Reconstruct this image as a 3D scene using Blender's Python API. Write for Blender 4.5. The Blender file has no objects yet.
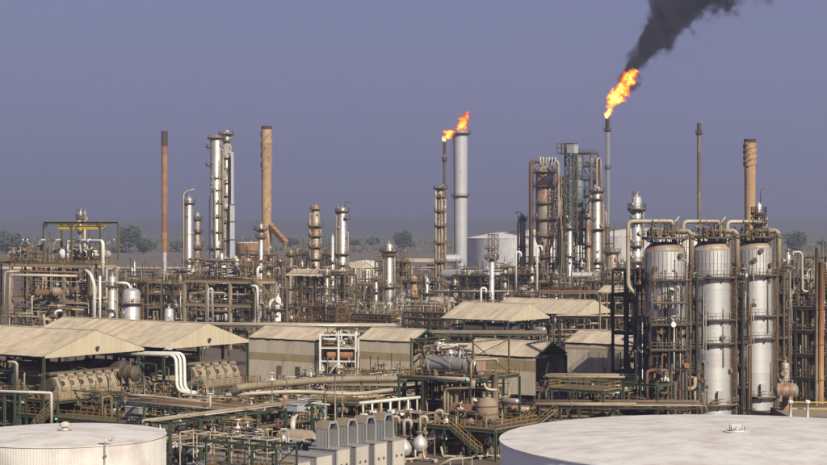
import bpy, math, random
from mathutils import Vector, Matrix, Quaternion, noise
R = math.radians
scene = bpy.context.scene
COL = scene.collection
rnd = random.Random(7)

# ---------------------------------------------------------------- camera, sky, sun
FPX, CAMZ, CX, HY = 1750.0, 30.0, 413.5, 226.0
cam_d = bpy.data.cameras.new('camera'); cam = bpy.data.objects.new('camera', cam_d); COL.objects.link(cam)
cam.location = (0, 0, CAMZ); cam.rotation_euler = (R(90), 0, 0)
cam_d.sensor_width = 36; cam_d.lens = 36 * FPX / 827; cam_d.shift_y = -(232.5 - HY) / 827
cam_d.clip_start = 1; cam_d.clip_end = 40000
scene.camera = cam
SUN_AZ, SUN_EL = 27.0, 34.0
sun_d = bpy.data.lights.new('sun', 'SUN'); sun_d.energy = 5.0; sun_d.angle = R(0.5); sun_d.color = (1.0, 0.92, 0.78)
sun = bpy.data.objects.new('sun', sun_d); COL.objects.link(sun)
sv = Vector((math.sin(R(SUN_AZ)) * math.cos(R(SUN_EL)), -math.cos(R(SUN_AZ)) * math.cos(R(SUN_EL)), math.sin(R(SUN_EL))))
sun.rotation_euler = (-sv).to_track_quat('-Z', 'Y').to_euler()
world = bpy.data.worlds.new('World'); scene.world = world; world.use_nodes = True
nt = world.node_tree; nt.nodes.clear()
wo = nt.nodes.new('ShaderNodeOutputWorld'); bg = nt.nodes.new('ShaderNodeBackground')
sky = nt.nodes.new('ShaderNodeTexSky'); sky.sky_type = 'NISHITA'; sky.sun_disc = False
sky.sun_elevation = R(SUN_EL); sky.sun_rotation = math.atan2(sv.x, sv.y)
sky.air_density = 1.4; sky.dust_density = 3.0; sky.ozone_density = 3.0
mx = nt.nodes.new('ShaderNodeMix'); mx.data_type = 'RGBA'; mx.inputs[0].default_value = 0.86
mx.inputs[7].default_value = (1.66, 1.72, 3.36, 1)
nt.links.new(sky.outputs[0], mx.inputs[6]); nt.links.new(mx.outputs[2], bg.inputs[0])
bg.inputs[1].default_value = 0.071
nt.links.new(bg.outputs[0], wo.inputs[0])
scene.view_settings.view_transform = 'Standard'; scene.view_settings.look = 'None'
scene.view_settings.gamma = 1; scene.view_settings.exposure = 0.66
scene.render.engine = 'CYCLES'
scene.cycles.use_denoising = True
scene.cycles.max_bounces = 5; scene.cycles.diffuse_bounces = 2; scene.cycles.glossy_bounces = 2
scene.cycles.volume_bounces = 0; scene.cycles.transparent_max_bounces = 8
scene.cycles.volume_step_rate = 1.0; scene.cycles.volume_max_steps = 256

# ---------------------------------------------------------------- placing
GA = -R(36)
U = Vector((math.cos(GA), math.sin(GA), 0)); V = Vector((-math.sin(GA), math.cos(GA), 0))
def wx(px, Y): return (px - CX) / FPX * Y
def wz(py, Y): return CAMZ - (py - HY) / FPX * Y
def W(px, py, Y): return Vector((wx(px, Y), Y, wz(py, Y)))
def at(px, py, z):
    Y = FPX * (CAMZ - z) / (py - HY); return Vector((wx(px, Y), Y, z))
def gnd(px, Y): return Vector((wx(px, Y), Y, 0))

# ---------------------------------------------------------------- materials
def _n(nt, t, **k):
    n = nt.nodes.new(t)
    for a, b in k.items(): setattr(n, a, b)
    return n
def mat(name, col, dirt=(0.10, 0.075, 0.05), amt=0.45, rust=0.0, metal=0.0, rough=0.6, streak=0.6, scale=1.0, bump=0.15, var=0.2, rustcol=(0.20, 0.075, 0.025), dim=0.77, local=True):
    m = bpy.data.materials.new(name); m.use_nodes = True; nt = m.node_tree; L = nt.links
    col = tuple(c*dim for c in col); dirt = tuple(c*dim for c in dirt)
    b = nt.nodes['Principled BSDF']
    geo = _n(nt, 'ShaderNodeNewGeometry'); oi = _n(nt, 'ShaderNodeObjectInfo')
    off = _n(nt, 'ShaderNodeVectorMath', operation='MULTIPLY_ADD'); off.inputs[1].default_value = (1, 1, 1)
    sc = _n(nt, 'ShaderNodeVectorMath', operation='SCALE'); sc.inputs[0].default_value = (37, 91, 53) if local else (0, 0, 0)
    L.new(oi.outputs['Random'], sc.inputs['Scale']); L.new(geo.outputs['Position'], off.inputs[0]); L.new(sc.outputs[0], off.inputs[2])
    m1 = _n(nt, 'ShaderNodeMapping'); m1.inputs['Scale'].default_value = (0.35 * scale,) * 3
    m2 = _n(nt, 'ShaderNodeMapping'); m2.inputs['Scale'].default_value = (1.3 * scale, 1.3 * scale, 0.12 * scale)
    L.new(off.outputs[0], m1.inputs[0]); L.new(off.outputs[0], m2.inputs[0])
    n1 = _n(nt, 'ShaderNodeTexNoise'); n1.inputs['Detail'].default_value = 6; n1.inputs['Roughness'].default_value = 0.65; n1.inputs['Scale'].default_value = 1
    n2 = _n(nt, 'ShaderNodeTexNoise'); n2.inputs['Detail'].default_value = 4; n2.inputs['Roughness'].default_value = 0.6; n2.inputs['Scale'].default_value = 1
    L.new(m1.outputs[0], n1.inputs['Vector']); L.new(m2.outputs[0], n2.inputs['Vector'])
    r1 = _n(nt, 'ShaderNodeMapRange'); r1.inputs[1].default_value = 0.42; r1.inputs[2].default_value = 0.72; r1.inputs[4].default_value = amt
    r2 = _n(nt, 'ShaderNodeMapRange'); r2.inputs[1].default_value = 0.48; r2.inputs[2].default_value = 0.75; r2.inputs[4].default_value = streak
    L.new(n1.outputs[0], r1.inputs[0]); L.new(n2.outputs[0], r2.inputs[0])
    mxx = _n(nt, 'ShaderNodeMath', operation='MAXIMUM'); L.new(r1.outputs[0], mxx.inputs[0]); L.new(r2.outputs[0], mxx.inputs[1])
    c1 = _n(nt, 'ShaderNodeMix', data_type='RGBA'); c1.inputs[6].default_value = (*col, 1); c1.inputs[7].default_value = (*dirt, 1)
    L.new(mxx.outputs[0], c1.inputs[0])
    out = c1.outputs[2]
    if rust > 0:
        n3 = _n(nt, 'ShaderNodeTexNoise'); n3.inputs['Detail'].default_value = 7; n3.inputs['Roughness'].default_value = 0.7; n3.inputs['Scale'].default_value = 0.6 * scale
        m3 = _n(nt, 'ShaderNodeMapping'); m3.inputs['Scale'].default_value = (1, 1, 0.45); L.new(off.outputs[0], m3.inputs[0]); L.new(m3.outputs[0], n3.inputs['Vector'])
        r3 = _n(nt, 'ShaderNodeMapRange'); r3.inputs[1].default_value = 0.66 - 0.32 * rust; r3.inputs[2].default_value = 0.76 - 0.30 * rust
        L.new(n3.outputs[0], r3.inputs[0])
        c2 = _n(nt, 'ShaderNodeMix', data_type='RGBA'); c2.inputs[7].default_value = (*rustcol, 1); L.new(out, c2.inputs[6]); L.new(r3.outputs[0], c2.inputs[0]); out = c2.outputs[2]
        mm = _n(nt, 'ShaderNodeMath', operation='MULTIPLY_ADD'); mm.inputs[1].default_value = -metal; mm.inputs[2].default_value = metal
        L.new(r3.outputs[0], mm.inputs[0]); L.new(mm.outputs[0], b.inputs['Metallic'])
    else: b.inputs['Metallic'].default_value = metal
    hv = _n(nt, 'ShaderNodeHueSaturation'); mv = _n(nt, 'ShaderNodeMath', operation='MULTIPLY_ADD'); mv.inputs[1].default_value = var * 2; mv.inputs[2].default_value = 1 - var
    L.new(oi.outputs['Random'], mv.inputs[0]); L.new(mv.outputs[0], hv.inputs['Value']); L.new(out, hv.inputs['Color'])
    L.new(hv.outputs[0], b.inputs['Base Color'])
    rr = _n(nt, 'ShaderNodeMath', operation='MULTIPLY_ADD'); rr.inputs[1].default_value = 0.35; rr.inputs[2].default_value = rough; rr.use_clamp = True
    L.new(mxx.outputs[0], rr.inputs[0]); L.new(rr.outputs[0], b.inputs['Roughness'])
    if bump:
        bp = _n(nt, 'ShaderNodeBump'); bp.inputs['Strength'].default_value = bump; bp.inputs['Distance'].default_value = 0.15
        L.new(n1.outputs[0], bp.inputs['Height']); L.new(bp.outputs[0], b.inputs['Normal'])
    return m
MT = {}
def D(k, *a, **q): MT[k] = mat(k, *a, **q)
D('aluminium', (0.56, 0.54, 0.50), dirt=(0.24, 0.19, 0.13), metal=0.7, rough=0.38, amt=0.6, streak=0.7, rust=0.12, var=0.12)
D('clad', (0.56, 0.545, 0.52), dirt=(0.24, 0.20, 0.15), metal=0.4, rough=0.42, amt=0.6, streak=0.75, rust=0.12, var=0.10)
D('sooty_shade_clad', (0.36, 0.34, 0.30), dirt=(0.10, 0.085, 0.07), metal=0.45, rough=0.5, amt=0.8, streak=0.8, rust=0.45, var=0.12)  # grimy cladding; also paints shade on the first drum's middle courses
D('stained_clad', (0.46, 0.40, 0.32), dirt=(0.16, 0.11, 0.07), metal=0.35, rough=0.5, amt=0.75, streak=0.8, rust=0.5, var=0.12, dim=0.68)
D('stack_grey', (0.44, 0.44, 0.45), dirt=(0.26, 0.24, 0.22), metal=0.2, rough=0.55, amt=0.4, streak=0.4, var=0.03)
D('rust_stack', (0.34, 0.19, 0.085), dirt=(0.16, 0.07, 0.035), rough=0.8, amt=0.8, streak=0.8, rust=0.5, var=0.1, scale=0.5)
D('tan_stack', (0.40, 0.27, 0.15), dirt=(0.20, 0.11, 0.06), rough=0.8, amt=0.6, streak=0.7, rust=0.35, var=0.1, scale=0.5)
D('burnt', (0.045, 0.035, 0.03), dirt=(0.12, 0.05, 0.025), rough=0.9, amt=0.6)
D('pale_pipe', (0.50, 0.435, 0.325), dirt=(0.24, 0.18, 0.12), metal=0.15, rough=0.5, amt=0.6, rust=0.15, var=0.18, dim=0.7)
D('tan_pipe', (0.42, 0.335, 0.21), dirt=(0.18, 0.13, 0.08), metal=0.1, rough=0.6, amt=0.6, rust=0.2, var=0.22, dim=0.62)
D('white_pipe', (0.70, 0.68, 0.62), dirt=(0.34, 0.29, 0.22), rough=0.5, amt=0.5, var=0.1, dim=0.74)
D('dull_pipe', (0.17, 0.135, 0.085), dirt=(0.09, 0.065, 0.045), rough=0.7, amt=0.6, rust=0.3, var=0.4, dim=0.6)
D('rust_pipe', (0.22, 0.125, 0.065), dirt=(0.11, 0.06, 0.035), rough=0.8, amt=0.6, rust=0.4, var=0.25, dim=0.62)
D('galv', (0.42, 0.415, 0.39), dirt=(0.17, 0.145, 0.11), metal=0.45, rough=0.45, amt=0.6, streak=0.6, rust=0.15, var=0.25, dim=0.75)
D('concrete', (0.37, 0.29, 0.195), dirt=(0.20, 0.14, 0.085), rough=0.85, amt=0.6, streak=0.7, var=0.12, dim=0.62)
D('olive', (0.13, 0.125, 0.05), dirt=(0.10, 0.065, 0.035), rough=0.6, amt=0.6, rust=0.25, var=0.25, dim=0.65)
D('green', (0.045, 0.075, 0.045), dirt=(0.07, 0.055, 0.035), rough=0.55, amt=0.5, rust=0.15, var=0.3, dim=0.72)
D('ochre', (0.29, 0.19, 0.07), dirt=(0.17, 0.10, 0.04), rough=0.65, amt=0.7, rust=0.3, var=0.25, dim=0.68)
D('yellow', (0.62, 0.42, 0.06), dirt=(0.25, 0.15, 0.04), rough=0.6, amt=0.4, rust=0.15, var=0.15)
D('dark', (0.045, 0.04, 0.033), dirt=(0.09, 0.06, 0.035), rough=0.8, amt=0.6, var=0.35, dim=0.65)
D('grating', (0.07, 0.06, 0.045), dirt=(0.12, 0.075, 0.04), rough=0.85, amt=0.6, var=0.3, dim=0.7)
D('roof', (0.45, 0.375, 0.27), dirt=(0.24, 0.185, 0.12), rough=0.75, amt=0.8, streak=0.3, rust=0.14, var=0.12, rustcol=(0.22, 0.13, 0.075))
D('gable', (0.51, 0.44, 0.31), dirt=(0.42, 0.31, 0.18), rough=0.75, amt=0.35, streak=0.4, var=0.05)
D('wall', (0.50, 0.43, 0.33), dirt=(0.22, 0.18, 0.13), rough=0.8, amt=0.4, streak=0.5, var=0.06)
D('window_band', (0.33, 0.26, 0.14), dirt=(0.16, 0.12, 0.07), rough=0.6, amt=0.5, var=0.08)
D('tank_white', (0.80, 0.85, 0.92), dirt=(0.62, 0.65, 0.70), rough=0.55, amt=0.5, streak=0.6, var=0.05, dim=0.95)
D('big_roof', (0.79, 0.81, 0.81), dirt=(0.64, 0.64, 0.62), rough=0.7, amt=0.45, streak=0.2, scale=0.5, var=0.0, local=False, rust=0.02, dim=0.9)
D('drum_clad', (0.72, 0.71, 0.69), dirt=(0.36, 0.33, 0.29), metal=0.62, rough=0.40, amt=0.55, streak=0.32, rust=0.10, var=0.07)
D('tank_roof', (0.58, 0.55, 0.50), dirt=(0.34, 0.28, 0.235), rough=0.8, amt=0.8, streak=0.2, scale=0.8, var=0.0, local=False, rust=0.05, dim=0.88)
D('far_white', (0.75, 0.75, 0.74), dirt=(0.42, 0.34, 0.26), rough=0.7, amt=0.35, streak=0.8, var=0.04)
D('engine', (0.33, 0.265, 0.18), dirt=(0.17, 0.13, 0.09), rough=0.65, amt=0.6, streak=0.4, rust=0.1, var=0.1)
D('box_grey', (0.30, 0.295, 0.29), dirt=(0.20, 0.18, 0.16), rough=0.6, amt=0.5, streak=0.6, var=0.10, dim=0.68)
D('box_pale', (0.50, 0.455, 0.385), dirt=(0.34, 0.30, 0.25), rough=0.6, amt=0.5, streak=0.6, rust=0.05, var=0.08)
D('hood_brown', (0.26, 0.20, 0.13), dirt=(0.15, 0.11, 0.07), rough=0.75, amt=0.6, var=0.08)
D('blue_vessel', (0.10, 0.15, 0.18), dirt=(0.06, 0.06, 0.055), rough=0.5, amt=0.7, rust=0.35, var=0.15)
D('soot', (0.15, 0.14, 0.13), dirt=(0.07, 0.06, 0.05), metal=0.5, rough=0.5, amt=0.8, streak=0.9, rust=0.35, var=0.1)  # first drum's lower cladding: shade put into the colour, with rust patches
D('ground', (0.12, 0.082, 0.052), dirt=(0.06, 0.042, 0.03), rough=0.95, amt=0.9, streak=0.0, scale=0.35, var=0.0)
D('bark', (0.09, 0.07, 0.05), rough=0.9)
def leafmat(name, a, b):
    m = bpy.data.materials.new(name); m.use_nodes = True; nt = m.node_tree; bs = nt.nodes['Principled BSDF']
    g = _n(nt, 'ShaderNodeNewGeometry'); n = _n(nt, 'ShaderNodeTexNoise'); n.inputs['Scale'].default_value = 0.22
    nt.links.new(g.outputs['Position'], n.inputs['Vector'])
    ri = _n(nt, 'ShaderNodeMath', operation='MULTIPLY_ADD'); ri.inputs[1].default_value = 0.5; nt.links.new(g.outputs['Random Per Island'], ri.inputs[0]); nt.links.new(n.outputs[0], ri.inputs[2])
    mr = _n(nt, 'ShaderNodeMapRange'); mr.inputs[1].default_value = 0.4; mr.inputs[2].default_value = 1.1; nt.links.new(ri.outputs[0], mr.inputs[0])
    c = _n(nt, 'ShaderNodeMix', data_type='RGBA'); c.inputs[6].default_value = (*a, 1); c.inputs[7].default_value = (*b, 1)
    nt.links.new(mr.outputs[0], c.inputs[0]); nt.links.new(c.outputs[2], bs.inputs['Base Color']); bs.inputs['Roughness'].default_value = 0.8
    MT[name] = m
leafmat('leaf', (0.022, 0.034, 0.012), (0.055, 0.07, 0.024))
leafmat('scrub', (0.045, 0.055, 0.025), (0.12, 0.10, 0.05))
def lampmat(name, col, s):
    m = bpy.data.materials.new(name); m.use_nodes = True; b = m.node_tree.nodes['Principled BSDF']
    b.inputs['Emission Color'].default_value = (*col, 1); b.inputs['Emission Strength'].default_value = s; b.inputs['Base Color'].default_value = (*col, 1); MT[name] = m
lampmat('green_lamp', (0.08, 0.9, 0.35), 2.2)

# ---------------------------------------------------------------- mesh helpers
class M:
    def __init__(s): s.v = []; s.f = []; s.s = []
    def quad(s, a, b, c, d, sm=False):
        i = len(s.v); s.v += [tuple(a), tuple(b), tuple(c), tuple(d)]; s.f.append((i, i+1, i+2, i+3)); s.s.append(sm); return s
    def box(s, x0, x1, y0, y1, z0, z1):
        i = len(s.v)
        s.v += [(x0,y0,z0),(x1,y0,z0),(x1,y1,z0),(x0,y1,z0),(x0,y0,z1),(x1,y0,z1),(x1,y1,z1),(x0,y1,z1)]
        for q in ((0,3,2,1),(4,5,6,7),(0,1,5,4),(1,2,6,5),(2,3,7,6),(3,0,4,7)):
            s.f.append(tuple(i+k for k in q)); s.s.append(False)
        return s
    def bar(s, p, q, w, h=None):
        p = Vector(p); q = Vector(q); h = h or w; d = (q-p)
        if d.length < 1e-6: return s
        d.normalize(); up = Vector((0,0,1)) if abs(d.z) < 0.95 else Vector((0,1,0))
        a = d.cross(up).normalized()*w/2; b = a.cross(d).normalized()*h/2
        i = len(s.v)
        for o in (p, q): s.v += [tuple(o-a-b), tuple(o+a-b), tuple(o+a+b), tuple(o-a+b)]
        for k in ((3,2,1,0),(4,5,6,7),(0,1,5,4),(1,2,6,5),(2,3,7,6),(3,0,4,7)):
            s.f.append(tuple(i+j for j in k)); s.s.append(False)
        return s
    def ring(s, c, ax, r, n, ph=0):
        ax = Vector(ax).normalized(); up = Vector((0,0,1)) if abs(ax.z) < 0.9 else Vector((1,0,0))
        a = ax.cross(up).normalized(); b = ax.cross(a)
        i = len(s.v); c = Vector(c)
        for k in range(n):
            t = ph + 2*math.pi*k/n; s.v.append(tuple(c + a*(r*math.cos(t)) + b*(r*math.sin(t))))
        return i
    def link(s, i, j, n, sm=True):
        for k in range(n):
            k2 = (k+1) % n; s.f.append((i+k, i+k2, j+k2, j+k)); s.s.append(sm)
    def cap(s, i, n, flip=False):
        t = tuple(range(i, i+n)); s.f.append(t[::-1] if not flip else t); s.s.append(False)
    def cyl(s, p, q, r, n=10, r2=None, caps=True):
        p = Vector(p); q = Vector(q); d = q-p
        i = s.ring(p, d, r, n); j = s.ring(q, d, r if r2 is None else r2, n); s.link(i, j, n)
        if caps: s.cap(i, n, True); s.cap(j, n)
        return s
    def lathe(s, prof, n=20, p=(0,0,0), ax=(0,0,1), caps=True, sm=True):
        p = Vector(p); ax = Vector(ax).normalized(); last = None; first = None
        for k, (r, z) in enumerate(prof):
            i = s.ring(p + ax*z, ax, max(r, 1e-3), n)
            if 0 < k < len(prof)-1:      # a sharp corner of the profile keeps its edge
                d1 = Vector((prof[k][0]-prof[k-1][0], prof[k][1]-prof[k-1][1])); d2 = Vector((prof[k+1][0]-prof[k][0], prof[k+1][1]-prof[k][1]))
                if d1.length > 1e-6 and d2.length > 1e-6 and d1.angle(d2) > R(38):
                    s.link(last, i, n, sm); last = s.ring(p + ax*z, ax, max(r, 1e-3), n); continue
            if last is not None: s.link(last, i, n, sm)
            else: first = i
            last = i
        if caps: s.cap(first, n, True); s.cap(last, n)
        return s
    def tube(s, pts, r, bend=None, n=8, caps=True, seg=4):
        pts = [Vector(p) for p in pts]; bend = bend if bend is not None else r*2.2; path = [pts[0]]
        for k in range(1, len(pts)-1):
            a, b, c = pts[k-1], pts[k], pts[k+1]; d1 = (a-b); d2 = (c-b)
            l = min(bend, d1.length*0.49, d2.length*0.49)
            if d1.length < 1e-5 or d2.length < 1e-5: continue
            p0 = b + d1.normalized()*l; p2 = b + d2.normalized()*l
            for t in range(seg+1):
                t /= seg; path.append(p0*(1-t)**2 + b*2*t*(1-t) + p2*t*t)
        path.append(pts[-1])
        pp = [path[0]]
        for q in path[1:]:
            if (q-pp[-1]).length > 1e-4: pp.append(q)
        path = pp
        if len(path) < 2: return s
        t0 = (path[1]-path[0]).normalized(); up = Vector((0,0,1)) if abs(t0.z) < 0.9 else Vector((1,0,0))
        a = t0.cross(up).normalized(); last = None
        for k, c in enumerate(path):
            t = ((path[k]-path[k-1]).normalized() if k else t0) + ((path[k+1]-path[k]).normalized() if k < len(path)-1 else Vector())
            t.normalize(); a = (a - t*a.dot(t)).normalized(); b = t.cross(a)
            i = len(s.v)
            for j in range(n):
                th = 2*math.pi*j/n; s.v.append(tuple(c + a*(r*math.cos(th)) + b*(r*math.sin(th))))
            if last is not None: s.link(last, i, n)
            elif caps: s.cap(i, n, False)
            last = i
        if caps: s.cap(last, n, True)
        return s
    def rail(s, pts, h=1.05, w=0.06, step=1.8, toe=True):
        pts = [Vector(p) for p in pts]
        for a, b in zip(pts, pts[1:]):
            L = (b-a).length; k = max(1, round(L/step))
            for i in range(k+1):
                q = a.lerp(b, i/k); s.bar(q, q+Vector((0,0,h)), w)
            for z in (h, h*0.55): s.bar(a+Vector((0,0,z)), b+Vector((0,0,z)), w)
            if toe: s.bar(a+Vector((0,0,.08)), b+Vector((0,0,.08)), 0.03, 0.15)
        return s
    def mesh(s, name, m):
        me = bpy.data.meshes.new(name); me.from_pydata(s.v, [], s.f)
        me.polygons.foreach_set('use_smooth', s.s); me.materials.append(MT[m]); me.update(); return me
    def obj(s, name, m, parent=None, loc=(0,0,0), rz=0):
        return link(name, s.mesh(name, m), parent, loc, rz)
def link(name, me, parent=None, loc=(0,0,0), rz=0):
    o = bpy.data.objects.new(name, me); COL.objects.link(o); o.location = loc
    if rz: o.rotation_euler = (0, 0, rz)
    if parent: o.parent = parent
    return o
SEEN = {}
def tag(o, label=None, cat=None, group=None, kind=None):
    if label: 
        o['label'] = label; n = len(label.split())
        if not 4 <= n <= 16: print('LABEL LEN', n, label)
        if label in SEEN and not group: print('DUP', label)
        SEEN[label] = 1
    if cat: o['category'] = cat
    if group: o['group'] = group
    if kind: o['kind'] = kind
    return o
def thing(name, label, cat, loc=(0,0,0), rz=GA, group=None):
    o = bpy.data.objects.new(name, None); COL.objects.link(o); o.location = loc; o.rotation_euler = (0,0,rz)
    return tag(o, label, cat, group, 'thing')
CACHE = {}
def cached(key, fn, m):
    k = (key, m)
    if k not in CACHE: CACHE[k] = fn().mesh(str(key[0] if isinstance(key, tuple) else key), m)
    return CACHE[k]
def _ibeam():
    s = M(); pr = [(-.5,-.5),(.5,-.5),(.5,-.38),(.08,-.38),(.08,.38),(.5,.38),(.5,.5),(-.5,.5),(-.5,.38),(-.08,.38),(-.08,-.38),(-.5,-.38)]
    n = len(pr)
    for x in (0, 1):
        for a, b in pr: s.v.append((x, a, b))
    for k in range(n): s.f.append((k, (k+1)%n, n+(k+1)%n, n+k)); s.s.append(False)
    for o, fl in ((0, 1), (n, 0)):
        for q in ((0,1,2,11),(5,6,7,8),(2,3,10,11) if 0 else (3,4,9,10)):
            t = tuple(o+i for i in q); s.f.append(t[::-1] if fl else t); s.s.append(False)
    return s
def _ubox(): return M().box(0,1,-.5,.5,-.5,.5)
def _urod(): return M().cyl((0,0,0),(1,0,0),0.5,8)
def stick(name, parent, p, q, w, m, kind='i', h=None):
    p = Vector(p); q = Vector(q); d = q-p
    me = cached(('stick', kind), {'i': _ibeam, 'b': _ubox, 'r': _urod}[kind], m)
    o = link(name, me, parent, p); o.rotation_mode = 'QUATERNION'
    d2 = d.normalized()
    if abs(d2.z) > 0.999: o.rotation_quaternion = Quaternion((0,1,0), -math.pi/2 if d2.z > 0 else math.pi/2)
    else: o.rotation_quaternion = d.to_track_quat('X', 'Z')
    o.scale = (d.length, w, h or w); return o
# ---------------------------------------------------------------- builders of plant parts
def arc_deck(r0, r1, a0, a1, rail=True):
    """grating ring sector at z=0 and its railing, both about the column's axis"""
    n = max(3, int(abs(a1-a0)/R(18))); s = M()
    P = lambda r, k, z: (r*math.cos(a0+(a1-a0)*k/n), r*math.sin(a0+(a1-a0)*k/n), z)
    for k in range(n):
        i = len(s.v)
        s.v += [P(r0,k,0),P(r1,k,0),P(r1,k+1,0),P(r0,k+1,0),P(r0,k,-.18),P(r1,k,-.18),P(r1,k+1,-.18),P(r0,k+1,-.18)]
        for q in ((0,1,2,3),(7,6,5,4),(1,5,6,2),(0,3,7,4)): s.f.append(tuple(i+j for j in q)); s.s.append(False)
        if k % 2 == 0: s.bar(P(r0*.98,k,-1.0), P(r1*.97,k,-.15), .10)
    t = M(); pts = [P(r1-.05,k,0) for k in range(n+1)]
    if abs(a1-a0) < 6.2: pts = [P(r0+.05,0,0)] + pts + [P(r0+.05,n,0)]
    t.rail(pts, w=.055, step=1.6)
    return s, t
def add_deck(t, R0, z, ext=1.2, a0=0, a1=2*math.pi, m='grating', rm='ochre', toe=None):
    s, q = arc_deck(R0, R0+ext, a0, a1)
    k = (round(R0,2), round(ext,2), round(a0,2), round(a1,2))
    pf = link('platform', cached(('platform',)+k, lambda: s, m), t, (0,0,z))
    link('railing', cached(('railing',)+k, lambda: q, rm), pf)
def ladder_mesh(h, cage=True, step=.45):
    s = M()
    for x in (-.25, .25): s.bar((x,0,0),(x,0,h), .07)
    z = .3
    while z < h: s.bar((-.25,0,z),(.25,0,z), .04); z += step
    if cage and h > 3:
        z = 2.4
        while z < h+.9:
            pts = [(.38*math.cos(a), -.38-.38*math.sin(a), z) for a in (math.pi*.0, math.pi*.25, math.pi*.5, math.pi*.75, math.pi)]
            pts = [(.35,0,z)] + pts + [(-.35,0,z)]
            for a, b in zip(pts, pts[1:]): s.bar(a, b, .05)
            z += 1.2
        for x, y in ((.27,-.65),(0,-.76),(-.27,-.65)): s.bar((x,y,2.4),(x,y,h+.9), .04)
    return s
def add_ladder(t, R0, z0, z1, ang, m='ochre', name='ladder'):
    h = round(z1-z0, 1); me = cached(('ladder', h), lambda: ladder_mesh(h), m)
    o = link(name, me, t, ((R0+.25)*math.cos(ang), (R0+.25)*math.sin(ang), z0)); o.rotation_euler = (0,0,ang+math.pi/2); return o
def nozzle_mesh(r, l):
    s = M(); s.cyl((0,0,0),(l,0,0), r, 8); s.cyl((l,0,0),(l+.12,0,0), r*1.5, 10); s.cyl((l+.13,0,0),(l+.22,0,0), r*1.5, 10); return s
def add_nozzle(t, R0, z, ang, r=.3, l=.45, m='aluminium', name='manhole'):
    o = link(name, cached(('nozzle', r, l), lambda: nozzle_mesh(r, l), m), t, (R0*.97*math.cos(ang), R0*.97*math.sin(ang), z)); o.rotation_euler = (0,0,ang); return o
def valve_mesh(r=.18):
    s = M(); s.cyl((-.45,0,0),(.45,0,0), r*.8, 8)
    for x in (-.45,.38): s.cyl((x,0,0),(x+.08,0,0), r*1.6, 10)
    s.lathe([(r*1.1,-.2),(r*1.35,0),(r*1.0,.25),(r*.5,.45)], 8); s.cyl((0,0,.4),(0,0,.95), .05, 6)
    s.lathe([(.28,-.03),(.32,0),(.28,.03)], 10, p=(0,0,.92)); return s
CAMDIR = lambda p: math.atan2(-p.y, -p.x)      # heading from a point back to the viewer (so that ladders and decks can be set on the near side)
def column(label, px, w, ytop, Y, m='aluminium', decks=(), z0=0.0, goose=None, ladder=None, rings=4.0, head='dome', feed=None, cat='column', name='distillation_column',
           top_rail=True, group=None, flare=None, manholes=3, narrow=None, seed=0, rm='ochre', segs=24):
    """decks: (photo row, half extent in radians or 9 for full, extension)"""
    q = random.Random(seed+int(px*7)); Rr = w/2/FPX*Y; zt = wz(ytop, Y); p = gnd(px, Y)
    t = thing(name, label, cat, p, 0, group)
    cz = zt - Rr*.55 if head == 'dome' else zt
    seg = M(); prof = [(Rr, z0), (Rr, cz)]
    if narrow:      # (photo row, width below it): a thinner shell under the wide one
        zn = wz(narrow[0], Y); rn = narrow[1]/2/FPX*Y; prof = [(rn, z0), (rn, zn-Rr*.9), (Rr, zn), (Rr, cz)]
    if head == 'dome': prof += [(Rr*.94, cz+Rr*.2), (Rr*.75, cz+Rr*.38), (Rr*.42, cz+Rr*.50), (.1, cz+Rr*.55)]
    seg.lathe(prof, segs); seg.obj('shell', m, t)
    rmesh = cached(('ring', round(Rr,2)), lambda: M().lathe([(Rr*.99,-.09),(Rr+.05,-.07),(Rr+.05,.07),(Rr*.99,.09)], segs, caps=False), m)
    if rings:
        z = z0+rings
        while z < cz-.5:
            if not narrow or z > wz(narrow[0], Y): link('seam_ring', rmesh, t, (0,0,z))
            z += rings
    back = CAMDIR(p)
    for d in decks:
        z = wz(d[0], Y); half = d[1]; ext = d[2] if len(d) > 2 else 1.1; c = back + (d[3] if len(d) > 3 else 0)
        r = Rr if not narrow or z > wz(narrow[0], Y) else narrow[1]/2/FPX*Y
        if half >= 3.1: add_deck(t, r, z, ext, 0, 2*math.pi, rm=rm)
        else: add_deck(t, r, z, ext, c-half, c+half, rm=rm)
        add_nozzle(t, r, z+.9, back+q.uniform(-1.2,1.2), .28, .35, m)
    if ladder is not None:
        zs = sorted([max(z0, 1)] + [wz(d[0], Y) for d in decks]); a = back + ladder
        if len(zs) == 1: zs.append(cz)
        for i, (a0, a1) in enumerate(zip(zs, zs[1:])):
            if a1-a0 > 2: add_ladder(t, Rr, a0, a1, a + (.35 if i % 2 else 0), rm)
    for k in range(manholes): add_nozzle(t, Rr, z0 + (cz-z0)*(.25+.7*q.random()), back+q.uniform(-1.1,1.1), .3, .3, m)
    if feed is not None:
        for ang, yt, yb, r in feed:
            a = back+ang; rr = Rr+r+.25; c, s_ = math.cos(a), math.sin(a); zt2 = wz(yt, Y); zb = wz(yb, Y) if yb else z0+.5
            pts = [(Rr*.8*c, Rr*.8*s_, zt2), (rr*c, rr*s_, zt2), (rr*c, rr*s_, zb)]
            M().tube(pts, r, n=10).obj('pipe', 'pale_pipe' if m != 'rust_stack' else m, t)
    if goose:
        # davit / vent with a bent top
        sx, h, l = goose; b = M(); g = Rr*.6
        b.tube([(sx*g,0,cz-.3),(sx*g,0,zt+h),(sx*(g+l),0,zt+h),(sx*(g+l),0,zt+h-.7)], .13, .7, 8); b.obj('davit', 'dull_pipe', t)
    if head == 'dome':
        b = M(); b.cyl((0,0,zt-.1),(0,0,zt+.7), .25, 8); b.cyl((0,0,zt+.7),(0,0,zt+.82), .42, 10); b.obj('top_nozzle', m, t)
    return t, Rr, zt, p
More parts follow.
